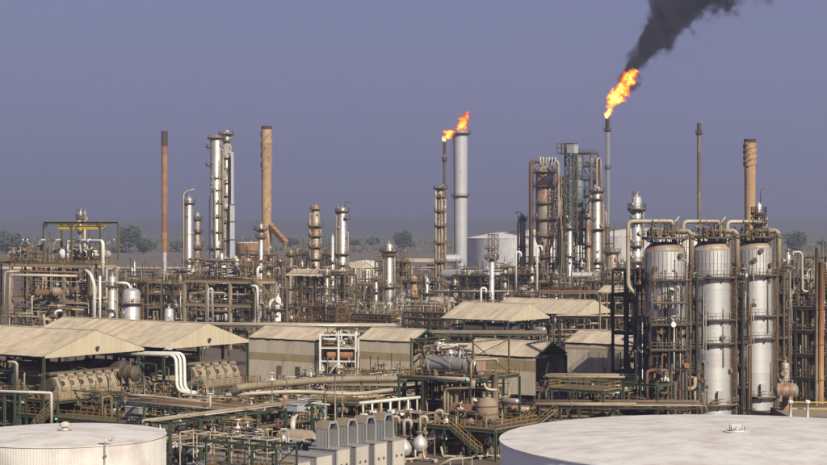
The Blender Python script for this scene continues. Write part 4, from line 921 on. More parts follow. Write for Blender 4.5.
# ---- engines (gas compressors) lying along the shed's width
def engine(label, o, L, z, seed=0, wid=2.9, hgt=2.0):
    t = thing('gas_engine', label, 'engine', Vector((o.x,o.y,z)), GA); q = random.Random(seed)
    # casing: sloped shoulders, section in local x (towards +x = sunlit side), running along local y
    pr = [(-wid/2,0),(wid/2,0),(wid/2,hgt*.30),(wid*.30,hgt*.80),(wid*.12,hgt),(-wid*.12,hgt),(-wid*.30,hgt*.80),(-wid/2,hgt*.30)]
    s = M(); n = len(pr)
    for y in (0,L):
        for a,b in pr: s.v.append((a,y,b))
    for k in range(n): s.f.append((k,n+k,n+(k+1)%n,(k+1)%n)); s.s.append(False)
    s.f.append(tuple(range(n))); s.s.append(False); s.f.append(tuple(range(2*n-1,n-1,-1))); s.s.append(False)
    s.obj('casing','engine',t)
    nc = int(L/1.75); dirv = Vector((hgt*.5, 0, wid*.2)).normalized()
    def cov(): return M().lathe([(.42,-.05),(.42,.10),(.34,.16),(.1,.18)],12)
    def hd(): return M().box(-.32,.32,-.5,.5,0,.45).cyl((0,-.3,.45),(0,-.3,.75),.12,8).cyl((0,.3,.45),(0,.3,.7),.12,8)
    for k in range(nc):
        y = (k+.5)*L/nc
        for sx in (1,-1):
            o_ = link('inspection_cover', cached(('cover',),cov,'dull_pipe' if k%2 else 'dark'), t, (sx*wid*.40,y,hgt*.56)); o_.rotation_euler = (0, sx*math.atan2(dirv.x,dirv.z),0)
            o2 = link('cylinder_head', cached(('head',),hd,'engine'), t, (sx*wid*.15,y+.35,hgt*.96)); o2.rotation_euler = (0, sx*.45, 0)
            M().tube([(sx*wid*.25,y-.4,hgt*.9),(sx*wid*.42,y-.4,hgt*.75),(sx*wid*.54,y-.4,hgt*.35),(sx*wid*.54,y-.4,.1)],.07,.2,6).obj('feed_pipe','rust_pipe',t)
            M().box(*( (wid*.5,wid*.56) if sx>0 else (-wid*.56,-wid*.5)),y-.55,y+.55,.12,hgt*.25).obj('side_door','tan_pipe',t)
    M().tube([(0,-.6,hgt+.5),(0,L+.5,hgt+.5)],.28,None,10).obj('manifold','dull_pipe',t)
    M().box(-wid*.6,wid*.6,-.3,L+.3,-1.1,0).obj('plinth','concrete',t)
    M().lathe([(.9,0),(.95,.1),(.95,.5),(.5,.6)],18,p=(0,-.6,hgt*.5),ax=(0,1,0)).obj('flywheel','dark',t)
    return t
def deckunit(label, o, L, Wd, z, m='green', stair=None):
    t = thing('engine_platform', label, 'platform', Vector((o.x,o.y,0)), GA)
    nx, ny = max(1,round(L/3.5)), max(1,round(Wd/4))
    for i in range(nx+1):
        for j in range(ny+1): stick('post', t, (L*i/nx,Wd*j/ny,0),(L*i/nx,Wd*j/ny,z-.3),.28,m)
    for j in range(ny+1): stick('beam', t, (0,Wd*j/ny,z-.2),(L,Wd*j/ny,z-.2),.22,m,'i',.34)
    for i in range(nx+1): stick('beam', t, (L*i/nx,.15,z-.21),(L*i/nx,Wd-.15,z-.21),.2,m,'i',.3)
    for i in range(nx):
        for j in range(ny): link('deck_plate', cached(('dp',round(L/nx,2),round(Wd/ny,2)), lambda: M().box(.02,L/nx-.02,.02,Wd/ny-.02,-.05,0),'grating'), t, (L/nx*i,Wd/ny*j,z+.05))
    for pts in ([(0,0,z+.05),(L,0,z+.05)],[(L,0,z+.05),(L,Wd,z+.05)],[(0,0,z+.05),(0,Wd,z+.05)],[(0,Wd,z+.05),(L,Wd,z+.05)]): M().rail(pts,w=.065,step=1.3).obj('railing','ochre',t)
    if stair: stairs(t, stair[0], stair[1], 1.0, 'ochre', 'green')
    return t
e1 = at(52,390,6.2)
engine('dusty tan gas engine with round covers, front one in the nearest shed', e1, 13, 6.0, 1)
deckunit('railed green steel platform around the front engine of the nearest shed', e1-U*3.2-V*2, 6.6, 17, 6.0-1.1, stair=((6.6,-4.5,1.2),(6.6,0,4.9)))
e2 = e1 - U*8
engine('darker gas engine with round covers, rear one in the nearest shed', e2, 15, 6.6, 2)
deckunit('railed steel platform around the rear engine of the nearest shed', e2-U*3.2-V*2, 6.6, 18, 5.5)
e3 = at(185,380,6.0)
engine('tan gas engine with round covers in the second shed', e3+U*1.0, 10, 6.0, 3)
deckunit('railed green steel platform around the engine of the second shed', e3-U*2.2-V*2, 6.6, 14, 4.9, stair=((-1,-3.5,.8),(-1.0,1,4.9)))
engine('second dusty engine deeper inside the second shed', e3-U*9, 12, 6.0, 4)
d1 = at(124,376,7.2); hdrum('dark ribbed cooler drum in the nearest shed, flat ringed end showing', (d1.x-8*U.x,d1.y-8*U.y), 8, 1.25, 'dark', GA, 6.6, seed=2)
d2 = at(138,380,7); hdrum('pale round drum end beside the ribbed drum between both sheds', (d2.x-3*U.x,d2.y-3*U.y), 2.6, 1.1, 'dull_pipe', GA, 6.4, seed=3)
for c,k in ((S1,0),(S2,1)):
    pipework(['shadowed pipes and valves deep in the nearest compressor shed','shadowed pipes and valves deep in the second compressor shed'][k], loc_of(c,-30,9), 26, 9, 1, 9, 60, 401+k, mats=['dull_pipe','tan_pipe','rust_pipe','ochre'], valves=10, drums=5, upright=.5)
    pipework(['small pipes under the near eave of the nearest shed','small pipes under the near eave of the second shed'][k], loc_of(c,-24,.5), 22, 4, .5, 8.5, 44, 411+k, mats=['tan_pipe','dull_pipe','pale_pipe','green'], valves=10, upright=.5, rmax=.2)
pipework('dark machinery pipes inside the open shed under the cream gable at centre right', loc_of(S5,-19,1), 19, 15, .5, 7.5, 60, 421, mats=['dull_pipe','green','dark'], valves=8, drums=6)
pipework('pipes inside the small far shed beside the first drum', loc_of(S6,-20,1), 20, 14, .5, 7.5, 40, 422, mats=['dull_pipe','tan_pipe','pale_pipe'], valves=8, drums=3)
def dr(label, c, u, v, z, L, r, m): p = loc_of(c,u,v); return hdrum(label,(p.x,p.y),L,r,m,GA,z,seed=int(u*3))
dr('dark ribbed horizontal cooler under the centre right cream gable, front one', S5,-13,1.6,4.6,11,1.4,'dark'); dr('dark ribbed horizontal cooler under the centre right cream gable, rear one', S5,-13,5.5,4.6,11,1.4,'dark')
for k,(px,py,l_) in enumerate(((114,351,'small round vent hanging from the near cream gable'),(214,341,'small round vent hanging from the second cream gable'))):
    c=(S1,S2)[k]; p=loc_of(c,.12,[10,9.75][k]); t=thing('gable_vent',l_,'vent',(p.x,p.y,11.9),GA); M().cyl((0,0,0),(.3,0,0),.26,12).obj('cowl','rust_pipe',t); M().cyl((.3,0,0),(.34,0,0),.3,12).obj('cowl_rim','dark',t)
# white frame standing against the walled shed
f0 = at(312,375,1.5)
wf = thing('portal_frame', 'white steel portal frame with rust drum beside the walled shed', 'frame', (loc_of(S3,.9,-1.0).x,loc_of(S3,.9,-1.0).y,0), -.12)
for x in (0,3.4,6.6):
    for y in (0,3.0): stick('post', wf, (x,y,0), (x,y,10.2 if x!=3.4 else 10.8), .34, 'white_pipe','b')
for z in (5.2,7.6,10.0):
    for y in (0,3.0): stick('beam', wf, (0,y,z),(6.6,y,z), .24,'white_pipe','b')
for x in (0,6.6): stick('brace', wf, (x,0,1),(x,3,5),.14,'white_pipe','b')
for a,b in (((0,0,1.0),(3.4,0,5.0)),((3.4,0,5.0),(6.6,0,1.0))): stick('brace', wf, a, b, .14,'white_pipe','b')
M().rail([(0,0,7.75),(6.6,0,7.75)],w=.06).rail([(0,3,7.75),(6.6,3,7.75)],w=.06).obj('railing','ochre',wf); M().box(.1,6.5,.1,2.9,7.6,7.7).obj('deck_plate','grating',wf)
p=loc_of(S3,1.6,.4); hdrum('rust orange drum held inside the white portal frame', (p.x,p.y+.6), 5, .95, 'rust_stack', -.12, 4.9)
pipework('ochre pipes and fittings on top of the white portal frame', loc_of(S3,.9,-.7), 6.5, 3, 7.8, 10.6, 18, 431, mats=['ochre','tan_pipe','white_pipe'], rz=-.12, upright=.6, posts=0)
# ================================================================ mid-ground pipes
bigpipe('fattest grey pipe running from the second shed past the portal frame', [at(235,388,8.2),at(262,385,8.2),at(336,379,8.2),at(420,379,8.2),at(470,373,8.2)], .5, 'tan_pipe', bend=5, sup=((0,.5),(1,.5),(2,.3),(2,.8)), flanges=((1,.3),(1,.8),(2,.5)))
bigpipe('second fat pale pipe just below the fattest grey pipe', [at(225,395,7.2),at(300,391,7.2),at(352,395,6.8),at(480,379,7.2)], .28, 'pale_pipe', bend=4, sup=((0,.5),(1,.5),(2,.5)), flanges=((0,.8),(2,.4)))
for i,(dx,dy) in enumerate(((0,0),(4,.8),(8,1.6))):
    Yb=262+i*1.2
    bigpipe(['first of three parallel white pipes dropping before the second shed','middle of three parallel white pipes dropping before the second shed','last of three parallel white pipes dropping before the second shed'][i],
        [W(100,354-dy,Yb+8),W(176+dx,355-dy,Yb),W(177+dx,391+dy*0,Yb-1),W(208+dx*1.0,397-dy,Yb-4)]+([W(212.5,398,Yb-4),W(212.5,421,Yb-4)] if i==2 else [W(212+dx*.2,398-dy*.5,Yb-4)]), .25, 'white_pipe', bend=1.3)
bigpipe('white pipe emerging from the nearest shed onto the deck', [W(-10,391,240),W(51,393,240),W(51.5,396,240),W(51.5,424,240)], .2, 'white_pipe', bend=.6)
bigpipe('thin pale pipe bracket by the front engine', [W(8,362,248),W(17,362,248),W(17,385,248)], .2, 'pale_pipe', bend=.6)
for i,(y0_,l_) in enumerate(((403,'long pale pipe laid across the low deck, front one'),(399,'long pale pipe laid across the low deck, middle one'),(395,'long pale pipe laid across the low deck, rear one'))):
    bigpipe(l_, [at(128,y0_,6.0),at(150,y0_+1,6.0),at(200,y0_+7,6.0),at(206,y0_+14,5.0)], .2, 'pale_pipe', bend=1.2)
# racks in the foreground, both directions of the plant grid
rack('foreground pipe rack crossing below the three white pipes', at(118,404,6.5), 24, 6, [4.4,6.5], seed=21, m='green', bay=5, rmax=.18, fill=.65, mats=['dull_pipe','tan_pipe','pale_pipe','rust_pipe'])
rack('foreground pipe rack running away behind the smaller white tank', at(170,424,7), 26, 5, [4.6,7.0], ang=GA+math.pi/2, seed=22, m='green', bay=5, rmax=.17, fill=.6, mats=['tan_pipe','dull_pipe','pale_pipe','rust_pipe'])
rack('second foreground rack running away before the fattest grey pipe', at(268,411,5.5), 20, 5, [3.6,5.5], ang=GA+math.pi/2, seed=23, m='green', bay=5, rmax=.22, mats=['tan_pipe','pale_pipe','dull_pipe','rust_pipe'])
rack('low rack of ochre and tan pipes before the walled shed', at(236,400,5.5), 22, 7, [3.6,5.5], ang=-.12, seed=24, m='olive', bay=5, rmax=.2, mats=['tan_pipe','ochre','pale_pipe','dull_pipe'])
rack('low rack of tan pipes before the smaller walled shed', at(330,388,5.5), 26, 7, [3.5,5.5], ang=-.02, seed=25, m='olive', bay=5, rmax=.28, mats=['tan_pipe','tan_pipe','pale_pipe','dull_pipe'])
rack('ochre railed pipe rack below the smaller walled shed', at(344,372,6.2), 20, 5, [6.2], ang=-.02, seed=26, m='ochre', bay=4, rmax=.2, mats=['ochre','tan_pipe','rust_pipe'])
rack('pipe rack crossing below the long tan roofed shed', at(552,392,5.2), 20, 6, [3.2,5.2,7.0], ang=-.03, seed=27, m='green', bay=5, rmax=.4, mats=['tan_pipe','rust_pipe','pale_pipe'])
rack('rust toned pipe rack low beside the large white tank', at(540,408,4.5), 22, 6, [2.4,4.5], ang=-.03, seed=28, m='dark', bay=5, rmax=.3, mats=['rust_pipe','tan_pipe','dull_pipe'])
FP = [(150,432,14,10,0,6.2,50,'pipes and valves beneath the rack behind the smaller white tank',['tan_pipe','dull_pipe','pale_pipe','ochre']),
 (205,428,16,9,0,6,56,'ochre and green pipe clutter in front of the second shed platform',['ochre','tan_pipe','green','pale_pipe']),
 (268,424,14,10,0,5.6,56,'white and ochre valve clutter before the fattest grey pipe',['white_pipe','ochre','tan_pipe','dull_pipe']),
 (318,408,14,9,0,5.8,60,'valve field of white bodied fittings below the portal frame',['white_pipe','ochre','tan_pipe','pale_pipe']),
 (372,400,14,9,0,5.5,50,'tan pipe clutter right of the valve field',['tan_pipe','dull_pipe','pale_pipe','white_pipe']),
 (232,442,14,8,0,6.5,50,'thin upright pipes and valves behind the grey bins',['pale_pipe','ochre','green','white_pipe']),
 (120,415,12,8,0,6.0,40,'pipe clutter beside the grey cabinet near the smaller white tank',['tan_pipe','ochre','dull_pipe','pale_pipe']),
 (560,420,16,10,0,5.5,50,'dark pipe clutter left of the first drum beside the large tank',['dull_pipe','rust_pipe','tan_pipe']),
 (590,408,14,10,0,6.5,40,'dark pipe clutter under the long tan roofed shed',['dull_pipe','rust_pipe','tan_pipe']),
 (10,420,20,8,0,6.0,46,'rusty pipes and rails behind the smaller white tank',['dull_pipe','rust_pipe','ochre','green'])]
for i,(px,py,a,b,z0_,z1_,n_p,l_,ms) in enumerate(FP): pipework(l_, at(px,py,1), a, b, z0_, z1_, int(n_p*1.9), 500+i, mats=ms, valves=40, upright=.5, rmin=.05, rmax=.17, posts=5, postm='green', vstack=4, drums=1)
frame('thin pale pipe trestle with many uprights before the green posts', at(180,442,5.5), 5, 1, 2.6, 2.2, [2.6,5.2,6.6], 'pale_pipe', .15, kind='r', joist=False, decks=(), braces=4, seed=71)
frame('dark green post frame holding pipes beside the grey bins', at(206,452,5), 3, 1, 3.4, 3.4, [3.4,6.2], 'green', .2, decks=(0,), braces=2, seed=72)
frame('small ochre railed valve deck below the fattest grey pipe', at(290,410,4), 3, 1, 3.2, 3, [3.2], 'olive', .22, decks=(0,), seed=73)
frame('ochre railed deck threaded with pipes before the portal frame', at(330,396,5), 3, 1, 3.6, 3.4, [2.4,4.8], 'olive', .24, decks=(0,1), seed=74)
frame('low olive pipe trestle between both rows of foreground pipes', at(214,404,6), 4, 1, 3.2, 2.6, [3,5.8], 'olive', .22, decks=(1,), braces=3, seed=75)
frame('pale pipe trestle right of the valve manifold', at(396,420,4.5), 2, 1, 2.4, 2.0, [2.2,4.4,5.6], 'tan_pipe', .16, kind='r', joist=False, braces=2, seed=76)
pipework('rust brown pipes and pots at the foot of the looped pipes', at(436,440,2), 8, 5, 0, 6, 50, 777, mats=['rust_pipe','tan_pipe','dull_pipe'], rmax=.16, valves=20, drums=2, postm='rust_pipe', upright=.55)
for i,(px,py,l_) in enumerate(((250,396,'bristling field of small white valves left of the portal frame'),(292,392,'bristling field of small white valves before the portal frame'),(335,390,'bristling field of small white valves right of the portal frame'),(372,388,'bristling ochre railed valves before the smaller walled shed'))):
    pipework(l_, at(px,py,4), 11, 8, 2, 6.6, 70, 2100+i, mats=['ochre','white_pipe','tan_pipe','dull_pipe','pale_pipe'], rmin=.05, rmax=.13, valves=60, upright=.75, posts=4, postm='olive', vstack=3)
frame('olive rail frame carrying the valve field before the portal frame', at(262,398,5.6), 5, 1, 3.4, 5, [2.8,5.6], 'olive', .2, decks=(0,1), seed=78, rm='ochre')
for i,(px,py,a_,b_,z_,l_) in enumerate(((172,446,13,3,6.8,'thin grey and dark pipes threading the pale trestle uprights'),(204,456,11,4,6.2,'dark valves and thin pipes inside the dark green post frame'),(222,420,14,6,6.4,'grey and tan pipes crossing behind the dark green post frame'))):
    pipework(l_, at(px,py,3), a_, b_, .3, z_, 80, 2300+i, mats=['galv','dark','dull_pipe','tan_pipe','pale_pipe','ochre'], rmin=.05, rmax=.15, valves=40, upright=.6, posts=3, postm='green', drums=2)
# grey cabinet
cb = thing('cabinet', 'blue grey sheet metal cabinet at the edge of the low deck', 'cabinet', W(125,422,236), GA); cb.location.z = 3.0
M().box(0,2.6,0,1.6,0,2.6).obj('housing','box_grey',cb); M().box(-.08,2.68,-.08,1.68,2.6,2.7).obj('lid','stack_grey',cb); M().box(1.25,1.35,-.03,0,.2,2.4).obj('door_seam','dark',cb)
# yellow-railed low deck along the near engine
deckunit('low yellow railed deck before the nearest engine shed', at(55,425,1.5)-U*8, 22, 4, 2.6, stair=None)
dl = thing('brick_kerb', 'rust brown low wall along the foot of the engine shed', 'wall', at(78,424,1.2), GA+math.pi/2*.93); dl.location.z=0
for k in range(26): M().box(k*.62,k*.62+.6,0,.4,0,1.0+.03*(k%3)).obj('block','rust_stack' if k%3 else 'tan_stack',dl)
# ---- row of coolers: shaded sides coloured grey, sunlit ends coloured pale, four with arched hoods
def cooler(label, p, hood, L, w, h, seed):
    t = thing('cooler_unit', label, 'cooler', Vector((p.x,p.y,0)), GA); np_ = max(2,int(L/1.2)); ws = L/np_
    for k in range(np_): M().box(-ws*(k+1)+.02,-ws*k-.0,-w/2,w/2,0,h).box(-ws*k-.10,-ws*k-.03,-w/2-.05,-w/2,0,h-.05).obj('side_panel','box_grey',t)
    M().box(.01,.09,-w/2+.03,w/2-.03,0,h-.03).box(.09,.13,-w/2+.1,-w/2+.2,0,h-.1).box(.09,.13,w/2-.2,w/2-.1,0,h-.1).obj('end_panel','box_pale',t)  # sunlit look of the end face is put into its paler colour
    M().box(-L,.14,-w/2-.1,w/2+.1,h+.003,h+.12).obj('top_plate','box_grey',t)
    if hood:
        hb = h+.12; hh = 3.0; w2 = w*.40; d0, d1 = -3.3, -1.4; s = M()
        # folded hood: two side walls, back, cropped roof; open arched mouth towards local +x
        prof = [(-w2,0),(-w2,hh*.72),(-w2*.62,hh),(w2*.62,hh),(w2,hh*.72),(w2,0)]
        for (a,b),(c,e) in zip(prof,prof[1:]): s.quad((d0,a,hb+b),(d1,a,hb+b),(d1,c,hb+e),(d0,c,hb+e)); s.quad((d1,a*.84,hb+b*.93),(d0,a*.84,hb+b*.93),(d0,c*.84,hb+e*.93),(d1,c*.84,hb+e*.93)); s.quad((d1,a,hb+b),(d1,a*.84,hb+b*.93),(d1,c*.84,hb+e*.93),(d1,c,hb+e))
        s.obj('hood','box_grey',t)
        M().quad((d0+.02,-w2,hb),(d0+.02,w2,hb),(d0+.02,w2*.9,hb+hh*.74),(d0+.02,-w2*.9,hb+hh*.74)).obj('hood_back','dark',t)
        s = M()
        for (a,b),(c,e) in zip(prof,prof[1:]): s.bar((d1,a,hb+b),(d1,c,hb+e),.10,.10)
        s.obj('hood_rim','stack_grey',t)
        s = M()
        for (a,b),(c,e) in zip(prof[1:5],prof[2:5]): s.bar((0,0,0),(0,0,0),.1) if 0 else s.quad((d0-.05,a*1.04,hb+b+.03),(d1+.06,a*1.04,hb+b+.03),(d1+.06,c*1.04,hb+e+.035),(d0-.05,c*1.04,hb+e+.035))
        s.obj('hood_roof','hood_brown',t)
        s = M()
        for x in (d0+.45,d0+.95,d0+1.45): s.box(x,x+.05,-w2-.035,-w2-.002,hb+.1,hb+hh*.68)
        s.obj('panel_joint','stack_grey',t)
        for q_y in (-.5,.5): M().cyl((.13,q_y,h*.55),(.2,q_y,h*.55),.16,10).obj('inspection_plug','dull_pipe',t)
    return t
c0 = at(343,446,4.4)
for k in range(4):
    cooler(['nearest hooded grey cooler with pale end, first in the row','second hooded grey cooler in the row of four','third hooded grey cooler in the row of four','rearmost hooded grey cooler by the valve manifold'][k], c0+V*(3.6*k)+Vector((0,0,0)), True, 4.2, 2.4, 4.0, k)
for k,(px,py,z,L,l_) in enumerate(((345,447,4.4,10,0),(324,456,3.9,12,'low long grey cooler bin with pale end before the hooded row'),(304,462,3.4,14,'lowest grey cooler bin at the bottom edge of the picture'),(262,470,3.0,10,'half hidden grey cooler bin cut by the bottom edge'))):
    if l_: cooler(l_, at(px,py,z), False, L, 2.8, z, k)
cooler('long low grey bin behind the others with a flat pale lid', at(316,446,3.6)+V*1.0, False, 13, 2.4, 3.6, 9)
# barrel roofed hood with its elbow duct
bh = at(277,437,4.6); t = thing('fan_hood', 'tan barrel roofed hood with white elbow duct above the grey bins', 'hood', Vector((bh.x,bh.y,0)), GA)
s = M(); n=10; br=1.25
for k in range(n):
    a,b = math.pi*k/n, math.pi*(k+1)/n; f=lambda a:(br*math.cos(a), .95*math.sin(a))
    s.quad((0,f(a)[0]+br,4.6+f(a)[1]),(4.0,f(a)[0]+br,4.6+f(a)[1]),(4.0,f(b)[0]+br,4.6+f(b)[1]),(0,f(b)[0]+br,4.6+f(b)[1]),True)
for x in (0,4.0): s.v += [(x,br+br*math.cos(math.pi*k/n),4.6+.95*math.sin(math.pi*k/n)) for k in range(n+1)]; s.f.append(tuple(range(len(s.v)-n-1,len(s.v)))); s.s.append(False)
s.obj('barrel_roof','engine',t); M().box(-.4,4.4,-.35,2*br+.35,4.45,4.59).obj('eave_plate','box_pale',t)
for x in (.3,3.7):
    for y in (.2,2.2): stick('post', t, (x,y,0),(x,y,4.45),.22,'box_grey','b')
M().tube([(1.4,br,5.4),(1.4,br,6.6),(1.9,br,7.4),(1.9,br,7.8)],.34,.6,12,seg=6).obj('elbow_duct','white_pipe',t); M().box(1.1,2.7,br-.7,br+.7,7.75,8.5).box(1.0,2.8,br-.8,br+.8,8.51,8.6).obj('cowl','stack_grey',t)
column('small white capped drum above the barrel roofed hood', 282, 6, 405, 232, 'white_pipe', (), rings=0, name='vessel', cat='vessel', z0=5, manholes=0)
stair2 = thing('staircase', 'ochre railed staircase descending beside the grey bins', 'stairs', at(240,462,.5), GA); stair2.location.z=0
stairs(stair2, (0,-1,0), (-5.5,-1,5.2), 1.0, 'ochre','green'); M().box(-8,-5.5,-1.6,-.3,5.05,5.2).obj('landing','grating',stair2); M().rail([(-8,-1.6,5.2),(-5.5,-1.6,5.2)]).rail([(-8,-.3,5.2),(-5.5,-.3,5.2)]).obj('railing','ochre',stair2); stick('post',stair2,(-7.8,-1.5,0),(-7.8,-1.5,5),.25,'green'); stick('post',stair2,(-5.7,-1.5,0),(-5.7,-1.5,5),.25,'green')
bigpipe('bright white zigzag handrail pipe by the staircase', [W(236,451,206),W(247,448,206),W(247.5,439,206),W(251,438.5,206)], .11, 'white_pipe', bend=.2)
# ---- valve manifold with bulb shaped strainers
mf0 = at(384,402,6.0); mf = thing('valve_manifold', 'pale valve manifold header with drooping legs beside the hooded coolers', 'manifold', Vector((mf0.x,mf0.y,0)), .15)
M().tube([(-3.6,-1.2,6.0),(5.2,1.6,6.4)], .22, None, 10).obj('header','white_pipe',mf)
for k in range(7):
    x=-3+k*1.3; y=-1+k*.42; M().tube([(x,y,6.0+.05*k),(x,y,3.0)],.14,None,8).obj('drop_leg','white_pipe' if k%2 else 'pale_pipe',mf); link('valve', cached(('valve',),valve_mesh,'white_pipe'), mf, (x,y,4.4+.3*(k%2))).rotation_euler=(math.pi/2,0,.3)
for i,(px,py) in enumerate(((404,447),(420,443),(392,443),(436,436))):
    p = at(px,py,2.0); t = thing('strainer_pot', ['bulb shaped pot under the manifold, largest front one','bulb shaped pot right of the largest pot','small pot tucked behind the hooded coolers','small pot at the foot of the twin looped pipes'][i], 'strainer', Vector((p.x,p.y,0)), 0)
    M().lathe([(.2,.9),(.7,1.0),(1.0,1.5),(1.0,2.0),(.75,2.5),(.35,2.9),(.35,3.5)],14).obj('body','clad',t); M().cyl((0,0,0),(0,0,.95),.3,8).obj('pedestal','concrete',t); M().tube([(0,0,3.5),(0,0,5.4),(.9,0,5.4),(.9,0,4.5)],.22,.6,8).obj('pipe','pale_pipe',t); M().cyl((-.0,0,3.3),(0,0,3.45),.6,12).obj('flange','dull_pipe',t)
# ================================================================ raised exchanger platform
P0 = at(470,380.5,9)
def deck(label, o, L, Wd, z, **k):
    return deckunit(label, o, L, Wd, z, **k)
deck('raised dark green platform carrying the blue grey exchanger', P0-U*12, 12, 12.5, 9.0)
hdrum('long blue grey heat exchanger with flanged end on the raised platform', (P0-U*9.5+V*2.2).to_2d() if 0 else (P0-U*9.0+V*3).xy, 8.2, 1.08, 'galv', GA, 9.15, name='heat_exchanger', cat='heat exchanger', nozzles=5, flange_ends=True)
hdrum('smaller pale exchanger behind the blue grey one on the platform', (P0-U*11.0+V*7).xy, 4, .6, 'stained_clad', GA, 9.15, name='heat_exchanger', cat='heat exchanger')
pipework('pipes and white vessels on the platform behind the blue grey exchanger', P0-U*12.5+V*4.5, 5.5, 7, 9.2, 12.8, 34, 601, valves=14, drums=5, upright=.6, mats=['pale_pipe','white_pipe','tan_pipe','dull_pipe'])
bigpipe('tan pipe looping over the blue grey exchanger', [W(471,381,236),W(471,364,236),W(474,360,236),W(497,359,236),W(498,364,236)], .17, 'tan_pipe', bend=.8)
lattice('tall olive goalpost frame over the blue grey exchanger', P0-U*11+V*1.5, 10.5, 9, 9.2, 14.3, 5, 'olive', .2, xbrace=False, name='gantry', cat='gantry')
P1 = at(476,432,3.6)
deck('lower dark green railed platform beneath the exchanger platform', P1-U*9, 12, 10, 4.0, stair=((10,-.6,1.0),(5.5,-.6,4.0)))
p=(P1-U*1+V*4); t = thing('vessel','round rust brown vessel sitting on the lower railed platform','vessel',Vector((p.x,p.y,4.3)),GA)
M().lathe([(.5,-.2),(1.2,.1),(1.5,.8),(1.5,2.0),(1.1,2.8),(.4,3.1)],20,p=(0,0,.3)).obj('shell','concrete',t)
for k in (0,1): M().lathe([(1.5,0),(1.58,.02),(1.58,.14),(1.5,.16)],20,p=(0,0,1.2+k),caps=False).obj('seam_ring','rust_pipe',t)
hdrum('rust brown drum lying on the lower railed platform', (P1-U*7+V*5).xy, 5, .9, 'rust_pipe', GA, 4.2)
for i,(a,b) in enumerate(((-3.2,1.5),(1.0,4.6),(-9,2),(-6,8))):
    p=P0+U*(a)+V*(b); c=thing('support_column',['fat tan pier under the front of the exchanger platform','fat tan pier at the right of the exchanger platform','shadowed tan pier at the left of the exchanger platform','rear tan pier under the exchanger platform'][i],'pier',Vector((p.x,p.y,0)),GA)
    M().cyl((0,0,0),(0,0,8.6 if i!=1 else 9.6),.5,14).obj('shaft','concrete',c); M().box(-.75,.75,-.75,.75,0,.5).obj('footing','concrete',c)
for i,dx in enumerate((0,3.5,7)):
    bigpipe(['first looped tan pipe dropping from the exchanger platform','second looped tan pipe dropping from the exchanger platform','third looped tan pipe dropping from the exchanger platform'][i], [W(474-dx*.3,380,233),W(474-dx*.3,388,233),W(444.5+dx,389+dx*.3,236),W(444.5+dx*.9,426,236)], .19, 'tan_pipe', bend=.8)
bigpipe('grey horizontal pipe along the edge of the exchanger platform', [W(412,377,246),W(468,379.5,234)], .28, 'pale_pipe')
bigpipe('small hooked pipe under the right of the exchanger platform', [W(484,383,237),W(486,389,237),W(492,390,237),W(497,390,237)], .2, 'pale_pipe')
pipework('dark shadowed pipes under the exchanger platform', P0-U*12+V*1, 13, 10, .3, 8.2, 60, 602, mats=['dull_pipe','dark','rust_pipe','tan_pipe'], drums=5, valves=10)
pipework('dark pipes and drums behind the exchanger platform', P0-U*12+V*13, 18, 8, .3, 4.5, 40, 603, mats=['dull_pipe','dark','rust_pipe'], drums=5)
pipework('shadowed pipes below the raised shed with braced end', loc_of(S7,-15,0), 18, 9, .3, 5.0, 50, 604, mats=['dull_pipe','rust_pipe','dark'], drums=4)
frame('green steel frame left of the raised shed behind the looped pipes', at(405,392,6), 2, 1, 4.5, 5, [4,8], 'green', .3, decks=(0,1), braces=2, seed=31)
frame('dark green braced frame against the large white tank', at(548,392,6), 2, 1, 4.6, 5, [3.2,6.4], 'green', .3, decks=(0,1), braces=4, seed=32)
frame('dark green frame with pipes near the foot of the first drum', at(590,382,7.2), 2, 1, 5.5, 5, [3.6,7.2], 'green', .34, decks=(0,), braces=1, seed=33)
st3 = thing('staircase','steep stairs with ochre rails beside the large white tank','stairs',at(524,418,3),GA); st3.location.z=0
stairs(st3,(0,-1,.2),(4.5,1.5,4.2),.9,'ochre','olive'); stairs(st3,(-3,-1,.2),(1.5,1.5,4.2),.9,'ochre','olive'); stick('post',st3,(5,1.6,0),(5,1.6,4.2),.2,'green')
